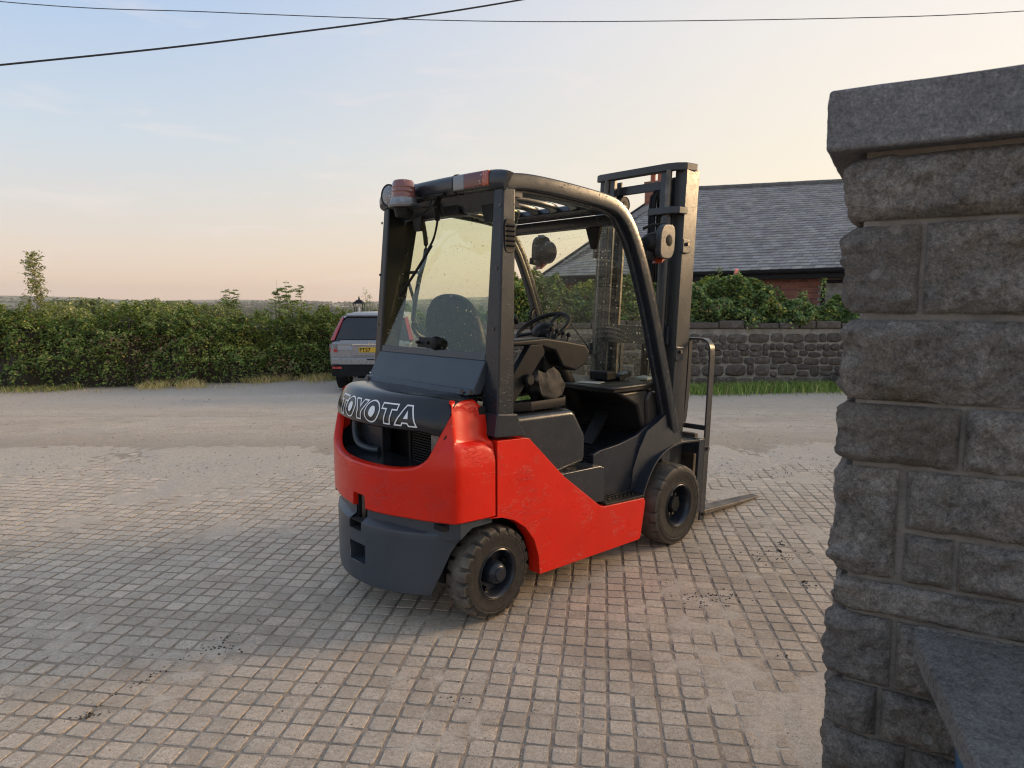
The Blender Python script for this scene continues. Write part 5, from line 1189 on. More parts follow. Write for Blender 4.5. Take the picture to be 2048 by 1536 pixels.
# --- red side panels, step, skirts, fenders (both sides)
arch = [(math.cos(R(a)) * .335 + .005, math.sin(R(a)) * .30 + .20) for a in (-10, 8, 26, 44, 60, 74, 86)]
red_side = [(.068, .850), (.245, .840), (.272, .834), (.295, .812), (.515, .608), (.80, .398), (.83, .386), (1.19, .362), (1.205, .340), (1.165, .140), (1.15, .128), (.345, .148)] + arch[1:] + [(.068, .498)]
for s in (1, -1):
    v0, v1 = sorted((s * .455, s * .530)); part('side_panel', uw(red_side, v0, v1), M['red'], bevel=.012, seg=3)
    v0, v1 = sorted((s * .36, s * .470)); part('wheel_housing', MB().add(uw([(-.20, .50), (.40, .50), (.40, .16), (.37, .16), (.345, .36), (.25, .47), (-.20, .475)], v0, v1)), M['void'])
    # engine cover cheek and lower infill, dark
    v0, v1 = sorted((s * .20, s * .452)); part('cover_cheek', uw([(.235, .935), (.66, .925), (.690, .905), (.775, .775), (.772, .625), (.60, .60), (.50, .58), (.30, .78)], v0, v1), M['dark'], bevel=.035, seg=4)
    v0, v1 = sorted((s * .30, s * .492)); part('lower_cheek', uw([(.535, .610), (.845, .600), (.878, .585), (.882, .398), (.80, .405), (.53, .600)], v0, v1), M['dark'], bevel=.016, seg=3)
    v0, v1 = sorted((s * .40, s * .520)); st = part('step', uw([(.86, .378), (1.215, .360), (1.215, .376), (.86, .394)], v0, v1), M['plastic'], bevel=.003)
    for a in range(9):
        for b in range(3): part('grip', xf(box(-.010, .010, -.004, .004, 0, .006), Matrix.Translation(q(.90 + a * .036, s * (.425 + b * .026), .394 - a * .0018))), M['plastic2'], st)
    v0, v1 = sorted((s * .395, s * .418)); part('skirt', uw([(.87, .645), (.93, .660), (1.10, .672), (1.26, .70), (1.40, .755), (1.54, .83), (1.60, .62), (1.50, .60), (1.42, .575), (1.33, .52), (1.26, .43), (1.22, .372), (.87, .392)], v0, v1), M['blueblack'], bevel=.006)
    # outer flare of the skirt and fender plate over the wheel
    cs = [(1.215, .368), (1.232, .40), (1.27, .465), (1.33, .535), (1.41, .585), (1.50, .612), (1.60, .622), (1.79, .607)]
    fb = MB(); P = smooth_path([q(a, s * .45, b) for a, b in cs], 4); fb.add(sweep(P, [(-.055, -.006), (.058, -.006), (.060, 0), (.058, .006), (-.055, .006)], up=(0, 0, 1)))
    part('fender', fb, M['dark'], angle=50)
    fl_ = [(1.20, .372), (1.222, .40), (1.262, .468), (1.325, .541), (1.405, .592), (1.495, .62), (1.60, .63), (1.565, .76), (1.545, .83), (1.42, .765), (1.33, .72), (1.27, .62), (1.22, .50)]
    V = [q(a, s * (.418 + .085 * max(0, min(1, (a - 1.16) / .30)) * (1 if i < 7 else .5)), b) for i, (a, b) in enumerate(fl_)]
    V2 = [q(a, s * .40, b) for a, b in fl_]; n = len(V); part('fender_side', (V + V2, [tuple(range(n)), tuple(range(n, 2 * n))[::-1]] + [(k, (k + 1) % n, n + (k + 1) % n, n + k) for k in range(n)]), M['blueblack'], angle=30)
# --- chassis, floor, cowl, dash
part('chassis', MB().add(qbox(-.10, 1.62, -.34, .34, .17, .42)).add(qbox(.40, 1.20, -.44, .44, .16, .39)), M['void'])
part('axle', tube(qs([(.085, -.42, .22), (.085, .42, .22)]), .05, 12), M['plastic']); part('axle', tube(qs([(1.548, -.42, .25), (1.548, .42, .25)]), .07, 12), M['plastic'])
part('floor_plate', MB().add(uw([(.70, .58), (1.12, .60), (1.40, .68), (1.40, .66), (1.12, .58), (.70, .56)], -.40, .396)), M['plastic'])
mt_ = part('floor_mat', MB().add(uw([(.76, .585), (1.11, .606), (1.37, .680), (1.37, .690), (1.11, .616), (.76, .595)], -.36, .385)), M['plastic2'], bevel=.003)
for k in range(7): part('mat_rib', MB().add(uw([(.80 + k * .045, .597 + k * .0027), (.815 + k * .045, .598 + k * .0027), (.815 + k * .045, .606 + k * .0027), (.80 + k * .045, .605 + k * .0027)], .10, .36)), M['plastic'], mt_)
pd = part('pedal', MB().add(uw([(1.13, .63), (1.16, .63), (1.30, .80), (1.275, .812)], .10, .19)), M['plastic'], bevel=.004)
part('pedal', MB().add(uw([(1.20, .66), (1.22, .655), (1.30, .80), (1.285, .805)], -.12, -.02)), M['plastic'], bevel=.004)
part('cowl', MB().add(uw([(1.40, .62), (1.585, .60), (1.53, .93), (1.40, .955), (1.36, .90), (1.38, .70)], -.41, .41)), M['vinyl'], bevel=.02, seg=3)
DP = [(1.12, -.38), (1.08, -.05), (1.04, .17), (1.025, .33), (1.06, .405), (1.24, .42), (1.42, .415), (1.50, .40), (1.50, -.40), (1.22, -.40)]
dsh = part('dashboard', MB().add(uv(DP, .962, .988)), M['plastic'], bevel=.008)
lipb = smooth_path(qs([(a_, b_, .990) for a_, b_ in DP[:8]]), 4); part('dash_lip', tube(lipb, .007, 6), M['vinyl'], dsh)
part('dash_skirt', MB().add(uw([(1.10, .961), (1.40, .961), (1.40, .70), (1.36, .70), (1.30, .86)], -.39, .392)), M['vinyl'], dsh, bevel=.02, seg=3)
part('front_plate', MB().add(qbox(1.545, 1.64, -.40, .40, .20, .66)), M['dark'], bevel=.01)
# --- seat and the parts round it
ec = part('engine_cover', MB().add(uw([(.12, .70), (.12, .95), (.64, .925), (.68, .90), (.765, .775), (.765, .60), (.60, .58)], -.42, .42)), M['dark'], bevel=.03, seg=3)
tr_ = MB(); tr_.add(uv([(.27, .225), (.60, .235), (.655, .30), (.655, .40), (.62, .43), (.37, .435), (.27, .40)], .945, .962)); 
for a, b in zip([(.27, .40), (.37, .435), (.62, .43), (.655, .40), (.655, .30)], [(.37, .435), (.62, .43), (.655, .40), (.655, .30), (.60, .235)]): tr_.add(sweep(qs([(a[0], a[1], .966), (b[0], b[1], .966)]), rrect(.006, .022, .003, 2)))
part('side_tray', tr_, M['plastic'])
seat = part('seat', MB().add(uw([(.28, .965), (.66, .975), (.72, 1.00), (.73, 1.05), (.68, 1.085), (.45, 1.07), (.28, 1.06)], -.255, .205)), M['vinyl'], bevel=.04, seg=4)
bk = []; 
for z, hw, u0, u1 in ((1.02, .21, .25, .36), (1.15, .235, .235, .35), (1.28, .235, .225, .33), (1.38, .215, .215, .315), (1.45, .175, .21, .30), (1.495, .12, .21, .285), (1.515, .04, .22, .27)):
    bk.append([(u0, -hw * .7), (u0 + .01, -hw), (u1 - .02, -hw), (u1, -hw * .7), (u1 - .015, 0), (u1, hw * .7), (u1 - .02, hw), (u0 + .01, hw), (u0, hw * .7), (u0 - .02, 0)]); 
V = []; F = []
for ring, z in zip(bk, (1.02, 1.15, 1.28, 1.38, 1.45, 1.495, 1.515)): V += [q(a, b - .03, z) for a, b in ring]
for i in range(6):
    for k in range(10): F.append((i * 10 + k, i * 10 + (k + 1) % 10, (i + 1) * 10 + (k + 1) % 10, (i + 1) * 10 + k))
F += [tuple(range(10)), tuple(range(60, 70))]; part('backrest', (V, F), M['plastic2'], seat, sub=2, angle=80)
# armrest console on its slanted bracket
AR = part('armrest_bracket', MB().add(uw([(.235, .985), (.30, .955), (.535, 1.215), (.515, 1.262), (.43, 1.262), (.235, 1.03)], .335, .375)), M['plastic2'], bevel=.006)
part('pivot', xf(lathe([(0, 0), (.028, 0), (.028, .028), (.022, .034), (0, .034)], 20, 'y'), Matrix.Translation(q(.40, .375, 1.09)) @ Matrix.Rotation(math.pi, 4, 'Z')), M['plastic'], AR, angle=40)
part('armrest', MB().add(uw([(.28, 1.265), (.30, 1.285), (.55, 1.292), (.70, 1.272), (.86, 1.245), (.90, 1.20), (.86, 1.135), (.78, 1.105), (.68, 1.135), (.62, 1.22), (.50, 1.252), (.30, 1.256)], .255, .365)), M['plastic2'], AR, bevel=.018, seg=3)
for k in range(4):
    uu = .64 + k * .045; lv = part('lever', tube(qs([(uu, .30, 1.27 - k * .008), (uu + .02, .295, 1.325 - k * .012)]), .006, 6), M['plastic'], AR); part('lever_knob', xf(lathe([(0, -.014), (.012, -.008), (.014, .004), (.008, .014), (0, .016)], 10), Matrix.Translation(q(uu + .022, .295, 1.33 - k * .012))), M['plastic'], AR)
part('grab_loop', tube(smooth_path(qs([(.58, .27, 1.285), (.60, .27, 1.318), (.70, .27, 1.325), (.76, .27, 1.30)]), 4), .004, 5), M['plastic'], AR)
part('armrest_post', MB().add(uw([(.60, .965), (.70, .965), (.66, 1.14), (.60, 1.20)], .20, .30)), M['plastic'], AR, bevel=.01)
# steering column and wheel
scn = q(.935, -.035, 1.315); sax = Vector(q(.52, 0, -.85)).normalized()
MS = Matrix.Translation(scn) @ sax.to_track_quat('Z', 'X').to_matrix().to_4x4()
sw = part('steering_wheel', xf(lathe([(.165 + .013 * math.cos(a), .013 * math.sin(a)) for a in np.linspace(0, 6.283, 11)[:-1]], 40, 'z', closed=True), MS), M['plastic'], angle=80)
part('hub', xf(lathe([(0, -.03), (.03, -.028), (.07, -.005), (.075, .02), (.05, .05), (.04, .06), (0, .06)], 24), MS), M['plastic2'], sw, angle=60)
for a in (0, 2.09, 4.19): part('spoke', xf(sweep([(.05 * math.cos(a), .05 * math.sin(a), .012), (.162 * math.cos(a), .162 * math.sin(a), 0)], rrect(.014, .006, .004, 2)), MS), M['plastic'], sw)
part('spinner_knob', xf(lathe([(0, -.05), (.018, -.045), (.022, -.03), (.014, -.012), (.012, .0), (0, .0)], 14), MS @ Matrix.Translation(Vector((MS.to_3x3().inverted() @ Vector(q(-.10, -.11, .03))).normalized() * .155) )), M['plastic'], sw)
part('steering_column', tube([scn, tuple(Vector(scn) + sax * .30), tuple(Vector(scn) + sax * .62)], .055, 14, scale=[.8, 1.0, 1.15]), M['plastic'])
# --- mirrors and lamps on the front posts
mi = part('rear_view_mirror', MB().add(hull8(([(1.07, .205), (1.07, .245), (1.095, .245), (1.095, .205)], 1.768), ([(1.05, .178), (1.05, .285), (1.095, .285), (1.095, .178)], 1.895))), M['plastic'], bevel=.015, seg=3); part('stalk', tube(qs([(1.07, .235, 1.89), (1.06, .235, 1.925)]), .004, 5), M['plastic'], mi)
for s in (1, -1):
    sq = [(1.385 + .072 * math.copysign(abs(math.cos(a)) ** .6, math.cos(a)) + .012 * math.sin(a), 1.812 + .098 * math.copysign(abs(math.sin(a)) ** .6, math.sin(a))) for a in np.linspace(0, 6.2832, 36, endpoint=False)]
    hl_ = part('headlamp', MB().add(uw(sq, *sorted((s * .472, s * .514)))), M['mast'] if s > 0 else M['plastic'], bevel=.008, seg=3)
    part('lamp_hood', MB().add(sweep(qs([(1.30, s * .40, 1.885), (1.33, s * .44, 1.905), (1.40, s * .492, 1.908)]), rrect(.020, .007, .004, 2))), M['plastic'], hl_)
    part('lamp_recess', xf(lathe([(0, .004), (.022, .003), (.030, -.002), (.034, -.004)], 20, 'y'), Matrix.Translation(q(1.395, s * .5175, 1.818)) @ Matrix.Rotation(math.pi if s > 0 else 0, 4, 'Z')), M['void'], hl_)
    part('lamp_bucket', xf(lathe([(0, -.06), (.035, -.056), (.058, -.02), (.070, .03), (.074, .06), (0, .06)], 28, 'x'), Matrix.Translation(q(1.335, s * .430, 1.800))), M['plastic'], hl_, angle=40)
    part('indicator', MB().add(uw([(1.34, 1.690), (1.40, 1.730), (1.41, 1.800), (1.345, 1.705)], *sorted((s * .44, s * .505)))), M['lens_orange'], hl_)
    part('lamp_arm', MB().add(sweep(qs([(1.25, s * .45, 1.740), (1.33, s * .46, 1.730)]), rrect(.014, .02, .004, 2))), M['plastic'], hl_)
gh = part('grab_handle', tube(smooth_path(qs([(1.30, -.44, 1.42), (1.22, -.42, 1.38), (1.27, -.41, 1.12), (1.38, -.44, 1.08)]), 6), .014, 8), M['plastic'])
ih = part('grab_handle', tube(smooth_path(qs([(.346, -.40, 1.93), (.367, -.40, 1.763), (.316, -.40, 1.595), (.271, -.40, 1.372), (.303, -.40, 1.287), (.40, -.40, 1.255)]), 6), .013, 8), M['dark'])
part('brace', tube(qs([(.26, -.42, 1.635), (.338, -.40, 1.637)]), .010, 6), M['dark'], ih); part('brace', tube(qs([(.26, -.42, 1.58), (.288, -.40, 1.46)]), .010, 6), M['dark'], ih)
# --- wheels
def wheel(nm_loc, R0, rimr, wid, side, lugs, steer=0):
    """axle along y; outer side = +y in wheel frame, mirrored for the right"""
    W_ = empty('wheel', q(*nm_loc)); W_.parent = FK; W_.rotation_euler = (0, 0, (math.pi if side > 0 else 0) + steer)
    h = wid / 2; n = 160; sh = R0 * .90
    prof = [(rimr, -h * .72), (rimr * 1.08, -h * .86), (sh * .90, -h), (sh, -h * .97), (R0 * .965, -h * .88), (R0 * .995, -h * .60), (R0, -h * .2), (R0, h * .2), (R0 * .995, h * .60), (R0 * .965, h * .88), (sh, h * .97), (sh * .93, h * .985), (sh * .915, h * .955), (sh * .86, h * .97), (sh * .83, h * .94), (rimr * 1.14, h * .93), (rimr * 1.10, h * .97), (rimr * 1.04, h * .90), (rimr, h * .74)]
    m = len(prof); v = []; f = []; tr = []; nl = lugs; deep = lugs < 22
    for i in range(n):
        a = 2 * math.pi * i / n; ph = (i * nl / n) % 1.0
        for k, (r, y) in enumerate(prof):
            cut = 0
            if nl and 3 <= k <= 10:
                t_ = (ph + (.0 if k >= 8 else .5 if k <= 5 else .25)) % 1.0
                if (k in (3, 4, 5, 8, 9, 10)) and t_ < (.20 if deep else .10): cut = (.070 if deep else .03) * (1 if k not in (5, 8) else .8)
            rr = r * (1 - cut); v.append((rr * math.cos(a), y, rr * math.sin(a))); tr.append(1.0 if (4 <= k <= 9 and not cut) else .25 if cut else .03)
    for i in range(n):
        j = (i + 1) % n
        for k in range(m - 1): f.append((i * m + k, j * m + k, j * m + k + 1, i * m + k + 1))
    ty = obj('tyre', (v, f), M['tyre'], W_, angle=28); ca = ty.data.color_attributes.new('tread', 'FLOAT_COLOR', 'POINT'); ca.data.foreach_set('color', np.repeat(np.array(tr, np.float32)[:, None], 4, 1).ravel())
    rm = obj('rim', lathe([(rimr * 1.03, h * .90), (rimr * 1.06, h * .96), (rimr * 1.02, h * 1.0), (rimr * .96, h * .93), (rimr * .90, h * .60), (rimr * .86, h * .05), (rimr * .62, -.0), (0, -.0)], 48, 'y'), M['blueblack'] if lugs else M['plastic2'], W_, angle=40)
    return W_, rm
def hubs(W_, hub, nut, nr, nn_, mat):
    hb = obj('hub', lathe(hub, 28, 'y'), mat, W_, angle=35)
    for k in range(nn_):
        a = 2 * math.pi * k / nn_ + .2; obj('wheel_nut', xf(lathe([(0, .030), (.010, .030), (.012, .020), (.012, 0), (0, 0)], 6, 'y'), Matrix.Translation((nr * math.cos(a), nut, nr * math.sin(a)))), M['steel'] if nn_ > 6 else M['plastic'], W_)
for s in (1, -1):
    W_, rm = wheel((.085, s * .445, .218), .218, .111, .135, s, 20, R(3)); hubs(W_, [(.058, 0), (.056, .05), (.045, .072), (.034, .078), (.032, .086), (.030, .088), (0, .088)], .0, .085, 5, M['blueblack'])
    W_, rm = wheel((1.548, s * .450, .246), .246, .122, .170, s, 22, 0); hubs(W_, [(.075, .0), (.072, .02), (.05, .03), (.046, .052), (.040, .058), (0, .058)], .006, .062, 10, M['plastic2'])
# --- mast, tilted slightly forward
TL = .0635
def mq(m_, v, w): return q(1.673 + m_ + TL * w, v, w)
def mprism(poly, w0, w1):                                                                   # plan polygon (m, v) extruded along the mast
    return prism(poly, lambda p, t: mq(p[0], p[1], t), w0, w1)
def mrect(m0, m1, v0, v1, w0, w1): return mprism([(m0, v0), (m1, v0), (m1, v1), (m0, v1)], w0, w1)
mast = part('mast', MB().add(mrect(-.02, .02, -.31, .31, .30, .46)), M['mast'])
for s in (1, -1):
    o, i_, f_ = s * .345, s * .322, s * .262
    part('outer_rail', mprism([(0, o), (.146, o), (.146, f_), (.126, f_), (.126, i_), (.020, i_), (.020, f_), (0, f_)], .07, 2.30), M['mast'], mast, bevel=.004)
    o, i_, f_ = s * .300, s * .280, s * .225
    part('inner_rail', mprism([(.018, o), (.128, o), (.128, f_), (.108, f_), (.108, i_), (.038, i_), (.038, f_), (.018, f_)], .10, 2.255), M['dark'], mast, bevel=.003)
    part('lift_cylinder', tube([mq(-.045, s * .245, .25), mq(-.045, s * .245, 2.0)], .034, 14), M['dark'], mast); part('piston', tube([mq(-.045, s * .245, 2.0), mq(-.045, s * .245, 2.29)], .020, 12), M['steel'], mast)
    part('tie_strut', mrect(-.045, -.012, s * .185, s * .235, 2.05, 2.30), M['dark'], mast, bevel=.004)
    part('crosshead', mprism([(-.09, s * .13), (-.09, s * .30), (-.055, s * .345), (.03, s * .352), (.03, s * .33), (-.02, s * .30), (-.05, s * .13)], 2.015, 2.06), M['dark'], mast, bevel=.006)
    for z in (1.83, 1.16): part('roller_bracket', mrect(-.02, .06, s * .345, s * .365, z - .055, z + .03), M['dark'], mast, bevel=.004); part('bracket_bolt', xf(lathe([(0, 0), (.012, 0), (.012, .014), (0, .014)], 6, 'y'), Matrix.Translation(mq(.02, s * .365, z)) @ Matrix.Rotation(math.pi if s > 0 else 0, 4, 'Z')), M['steel'], mast)
    part('lift_chain', mrect(.04, .058, s * .15, s * .185, .50, 2.12), M['steel'], mast)
    part('chain_wheel', xf(lathe([(0, -.014), (.02, -.016), (.022, -.012), (.048, -.012), (.052, -.016), (.052, .016), (.048, .012), (.022, .012), (.02, .016), (0, .014)], 22, 'y'), Matrix.Translation(mq(.045, s * .17, 2.13))), M['plastic'], mast, angle=40)
part('top_crossmember', mprism([(-.065, -.30), (-.065, .235), (-.045, .30), (.0, .345), (.10, .358), (.10, .346), (.02, .325), (-.01, .28), (-.01, -.30), (-.03, -.335), (-.05, -.335)], 2.285, 2.332), M['mast'], mast, bevel=.006)
part('inner_crossmember', mrect(.03, .06, -.28, .28, 2.19, 2.245), M['dark'], mast, bevel=.004)
part('middle_crossmember', mrect(-.03, -.002, -.30, .30, 1.20, 1.32), M['dark'], mast, bevel=.004)
for k, v in enumerate((.105, .085, .12)):
    part('hose', tube(smooth_path([mq(.02, v, .7), mq(.01, v, 1.6), mq(.0, v, 2.08), mq(.02, v + .005, 2.16), mq(.055, v + .005, 2.19), mq(.085, v, 2.13), mq(.09, v, 1.6)], 5), .010, 7), M['plastic'], mast)
part('tilt_cylinder', tube([q(1.40, .30, .50), mq(-.01, .30, .48)], .03, 10), M['dark'], mast); part('tilt_cylinder', tube([q(1.40, -.30, .50), mq(-.01, -.30, .48)], .03, 10), M['dark'], mast)
# --- carriage, load backrest, forks
cg = part('carriage', MB().add(mrect(.165, .205, -.46, .46, .50, .60)).add(mrect(.165, .205, -.46, .46, .16, .25)), M['dark'], bevel=.005)
for s in (1, -1): part('carriage_plate', mrect(.05, .165, s * .19, s * .215, .16, .62), M['dark'], cg); part('side_plate', mrect(.14, .205, s * .455, s * .475, .12, .60), M['dark'], cg, bevel=.003)
c_ = []
for a in range(0, 91, 15): c_.append((.462 - .07 + .07 * math.cos(R(a)), 1.235 - .07 + .07 * math.sin(R(a))))
path = [(.468, .06), (.468, .60), (.466, 1.10)] + c_ + [(0, 1.236)] + [(-a, b) for a, b in c_[::-1]] + [(-.466, 1.10), (-.468, .60), (-.468, .06)]
P = [mq(.235, a, b) for a, b in path]
LB = part('load_backrest', sweep(P, rrect(.006, .030, .003, 1), up=Vector(mq(1, 0, 0)) - Vector(mq(0, 0, 0))), M['mast'], angle=40)
for v in (-.26, 0, .30): part('bar', sweep(smooth_path([mq(.235, v, 1.232), mq(.238, v, .95), mq(.225, v, .72), mq(.19, v, .66)], 5), rrect(.006, .020, .002, 1), up=(1, 0, 0)), M['mast'], LB)
part('cross_bar', sweep([mq(.235, -.462, .66), mq(.235, .462, .66)], rrect(.006, .016, .002, 1), up=(0, 0, 1)), M['mast'], LB)
for z in (.53, .10): part('bolt', xf(lathe([(0, 0), (.013, 0), (.013, .014), (0, .014)], 6, 'y'), Matrix.Translation(mq(.235, .475, z)) @ Matrix.Rotation(math.pi, 4, 'Z')), M['steel'], LB)
for s in (1, -1):
    a, b = sorted((s * .30, s * .40)); c = (a + b) / 2
    top = [(1.905, a), (1.905, b), (2.55, b), (2.80, b - (b - c) * .15), (2.875, b - (b - c) * .45), (2.885, a + (c - a) * .45), (2.81, a + (c - a) * .15), (2.55, a)]
    def fz(u, t): return max(.004, .050 - (u - 1.905) * .047) + (t * (.036 - .028 * max(0, (u - 1.95)) / .93))
    n = len(top); V = [q(u, v, fz(u, 0)) for u, v in top] + [q(u, v, fz(u, 1)) for u, v in top]
    fk = part('fork', (V, [tuple(range(n))[::-1], tuple(range(n, 2 * n))] + [(k, (k + 1) % n, n + (k + 1) % n, n + k) for k in range(n)]), M['fork'], bevel=.004)
    part('shank', mrect(.205, .243, a, b, .052, .62), M['fork'], fk, bevel=.004)
# --- loose things in the cab
def cabthing(name, vf, mat, label, cat, **k):
    o = obj(name, xf(vf, FK_M), mat, None, **k); tag(o, label, cat); return o
FK_M = Matrix.Translation(FK.location) @ Matrix.Rotation(FK.rotation_euler.z, 4, 'Z')
def tray_at(px, py, z): 
    x, y = gp(px, py, z); p = FK_M.inverted() @ Vector((x, y, z)); return p
p = tray_at(1242, 758, .992)
dv = cabthing('handheld_terminal', xf(prism([(-.06, -.038), (.06, -.038), (.06, .038), (-.06, .038)], lambda a, t: (a[0], a[1], t), 0, .028), Matrix.Translation(p + Vector((0, 0, .006))) @ Matrix.Rotation(R(-14), 4, 'Y')), M['plastic'], 'small black handheld terminal with grey screen lying on the dashboard', 'terminal', bevel=.006)
o = obj('screen', xf(box(-.012, .046, -.030, .030, .0285, .0292), FK_M @ Matrix.Translation(p + Vector((0, 0, .006))) @ Matrix.Rotation(R(-14), 4, 'Y')), M['lens_clear'], dv)
o = obj('keys', xf(box(-.052, -.020, -.028, .028, .0285, .0300), FK_M @ Matrix.Translation(p + Vector((0, 0, .006))) @ Matrix.Rotation(R(-14), 4, 'Y')), M['plastic2'], dv)
p = tray_at(1180, 765, .989); cabthing('paper_sheet', xf(box(-.055, .055, -.075, .075, .0005, .003), Matrix.Translation(p) @ Matrix.Rotation(R(18), 4, 'Z')), M['paper'], 'pale sheet of paper lying flat on the dashboard', 'paper')
p = tray_at(1290, 758, .989); nb_ = cabthing('notebook', xf(box(-.06, .06, -.045, .045, .0005, .016), Matrix.Translation(p) @ Matrix.Rotation(R(10), 4, 'Z')), M['paper'], 'small pale notebook beside the windscreen post on the dashboard', 'notebook', bevel=.002)
p = tray_at(1206, 744, 1.04); cabthing('black_box', xf(box(-.05, .05, -.07, .07, -.047, .008), Matrix.Translation(p)), M['plastic'], 'flat black box on the dashboard behind the terminal', 'box', bevel=.01)
# crumpled black cloth hanging under the armrest
n = 26; V = []; F = []
for i in range(n):
    for j in range(n):
        s, t = i / (n - 1), j / (n - 1); a = s * 2 * math.pi; r = .055 + .045 * math.sin(t * 2.6) ; dn = noise.noise(Vector((math.cos(a) * 1.6, math.sin(a) * 1.6, 2 + t * 3))) * .018 + .007 * math.sin(a * 3 + t * 3) + .004 * math.sin(a * 9)
        V.append(q(.55 + (r + dn) * math.cos(a) * 1.25 + .05 * t, .33 + (r * .55 + dn) * math.sin(a), 1.125 - .155 * t + .012 * math.sin(a * 3)))
for i in range(n - 1):
    for j in range(n - 1): F.append((i * n + j, (i + 1) * n + j, (i + 1) * n + j + 1, i * n + j + 1))
cabthing('cloth_bag', (V, F), M['cloth'], 'crumpled black cloth bag hanging under the forklift armrest', 'bag', angle=40)
# ---------------------------------------------------------------- silver car beyond the forklift
CX, CY = -2.99, 14.45; CZ = float(gz(CX, CY - .6)) + .012
car = empty('parked_car', (CX, CY, CZ), R(1.5)); tag(car, 'silver estate car with red tail lamps parked beside the hedge', 'car')
def cpart(n, vf, m, par=None, **k): return obj(n, vf, m, par or car, **k)
ST = [(.00, .95, .42, 1.03), (.05, .985, .34, 1.07), (.25, 1.0, .30, 1.09), (.9, 1.0, .26, 1.09), (2.2, 1.0, .26, 1.07), (3.1, 1.0, .26, 1.05), (3.7, .985, .27, .99), (4.25, .95, .30, .90), (4.48, .85, .36, .78), (4.53, .78, .42, .70)]
def sect(k, z0, z1): return [(0, z0), (.76 * k, z0), (.86 * k, z0 + .10), (.905 * k, z0 + .33), (.91 * k, (z0 + z1) / 2 + .12), (.89 * k, z1 - .12), (.855 * k, z1 - .02), (.78 * k, z1), (0, z1 + .02)]
V = []; F = []; m = 17
for (y, k, z0, z1) in ST:
    S_ = sect(k, z0, z1); V += [(x, y, z) for x, z in S_] + [(-x, y, z) for x, z in S_[-2:0:-1]]
m = len(sect(1, 0, 1)) * 2 - 2
for i in range(len(ST) - 1):
    for j in range(m): F.append((i * m + j, i * m + (j + 1) % m, (i + 1) * m + (j + 1) % m, (i + 1) * m + j))
F += [tuple(range(m)), tuple((len(ST) - 1) * m + j for j in range(m))]
cpart('body', (V, F), M['carpaint'], bevel=.02, seg=2, angle=50)
GS = [(.10, 1.06, .845, .845, 1.061), (.20, 1.06, .85, .79, 1.22), (.36, 1.06, .85, .715, 1.47), (.47, 1.06, .85, .665, 1.60), (.60, 1.06, .85, .64, 1.645), (1.4, 1.06, .85, .635, 1.675), (2.2, 1.06, .85, .63, 1.655), (2.55, 1.06, .85, .64, 1.57), (3.0, 1.04, .85, .73, 1.29), (3.32, 1.03, .84, .83, 1.045)]
V = []; F = []
for (y, z0, w0, w1, z1) in GS:
    P_ = [(0, z0), (w0, z0), (w1 + .0, z1 - .02), (w1 - .06, z1), (0, z1 + .012)]; V += [(x, y, z) for x, z in P_] + [(-x, y, z) for x, z in P_[-2:0:-1]]
m = 8
for i in range(len(GS) - 1):
    for j in range(m): F.append((i * m + j, i * m + (j + 1) % m, (i + 1) * m + (j + 1) % m, (i + 1) * m + j))
F += [tuple(range(m)), tuple((len(GS) - 1) * m + j for j in range(m))]
gh_ = cpart('cabin_glass', (V, F), M['carglass'], angle=40)
def sheet(pts, th, mat, nm, par=None):
    A = [Vector(p) for p in pts]; n = (A[1] - A[0]).cross(A[2] - A[0]).normalized() * th; k = len(A)
    return cpart(nm, ([tuple(p - n) for p in A] + [tuple(p + n) for p in A], [tuple(range(k))[::-1], tuple(range(k, 2 * k))] + [(i, (i + 1) % k, k + (i + 1) % k, k + i) for i in range(k)]), mat, par, smooth=False)
# roof skin and pillars in body colour
RV = []; RF = []
for (y, w, z) in ((.40, .66, 1.60), (.52, .66, 1.645), (.75, .655, 1.665), (1.4, .65, 1.69), (2.2, .645, 1.668), (2.5, .65, 1.60)):
    RV += [(-w, y, z - .045), (-w + .07, y, z - .005), (0, y, z + .012), (w - .07, y, z - .005), (w, y, z - .045)]
for i in range(5):
    for k in range(4): RF.append((i * 5 + k, i * 5 + k + 1, i * 5 + 6 + k, i * 5 + 5 + k))
cpart('roof', (RV, RF), M['carpaint'], angle=60)
sheet([(-.60, .36, 1.612), (.60, .36, 1.612), (.60, .50, 1.655), (-.60, .50, 1.655)], .014, M['carpaint'], 'spoiler')
for s in (1, -1):
    sheet([(s * .80, .075, 1.10), (s * .885, .12, 1.09), (s * .72, .47, 1.56), (s * .655, .42, 1.57)], .012, M['carred'], 'upper_tail_lamp')
    sheet([(s * .858, .2, 1.08), (s * .862, .9, 1.07), (s * .68, .80, 1.60), (s * .70, .50, 1.60)], .012, M['carpaint'], 'rear_pillar')
    sheet([(s * .857, 1.93, 1.06), (s * .857, 2.02, 1.06), (s * .66, 1.98, 1.62), (s * .66, 1.90, 1.62)], .008, M['plastic'], 'door_pillar')
    sheet([(s * .857, 3.2, 1.05), (s * .857, 3.32, 1.05), (s * .655, 2.50, 1.62), (s * .655, 2.40, 1.63)], .01, M['carpaint'], 'front_pillar')
    sheet([(s * .72, -.008, .93), (s * .885, .035, .93), (s * .89, .035, 1.02), (s * .73, -.008, 1.02)], .012, M['lens_clear'], 'reverse_lamp')
    sheet([(s * .72, -.009, .85), (s * .885, .034, .85), (s * .885, .034, .928), (s * .72, -.009, .928)], .012, M['carred'], 'tail_lamp')
    sheet([(s * .62, -.075, .50), (s * .83, -.045, .50), (s * .83, -.045, .545), (s * .62, -.075, .545)], .006, M['carred'], 'reflector')
sheet([(-.73, -.012, .90), (.73, -.012, .90), (.66, .03, 1.10), (-.66, .03, 1.10)], .004, M['carpaint'], 'tailgate')
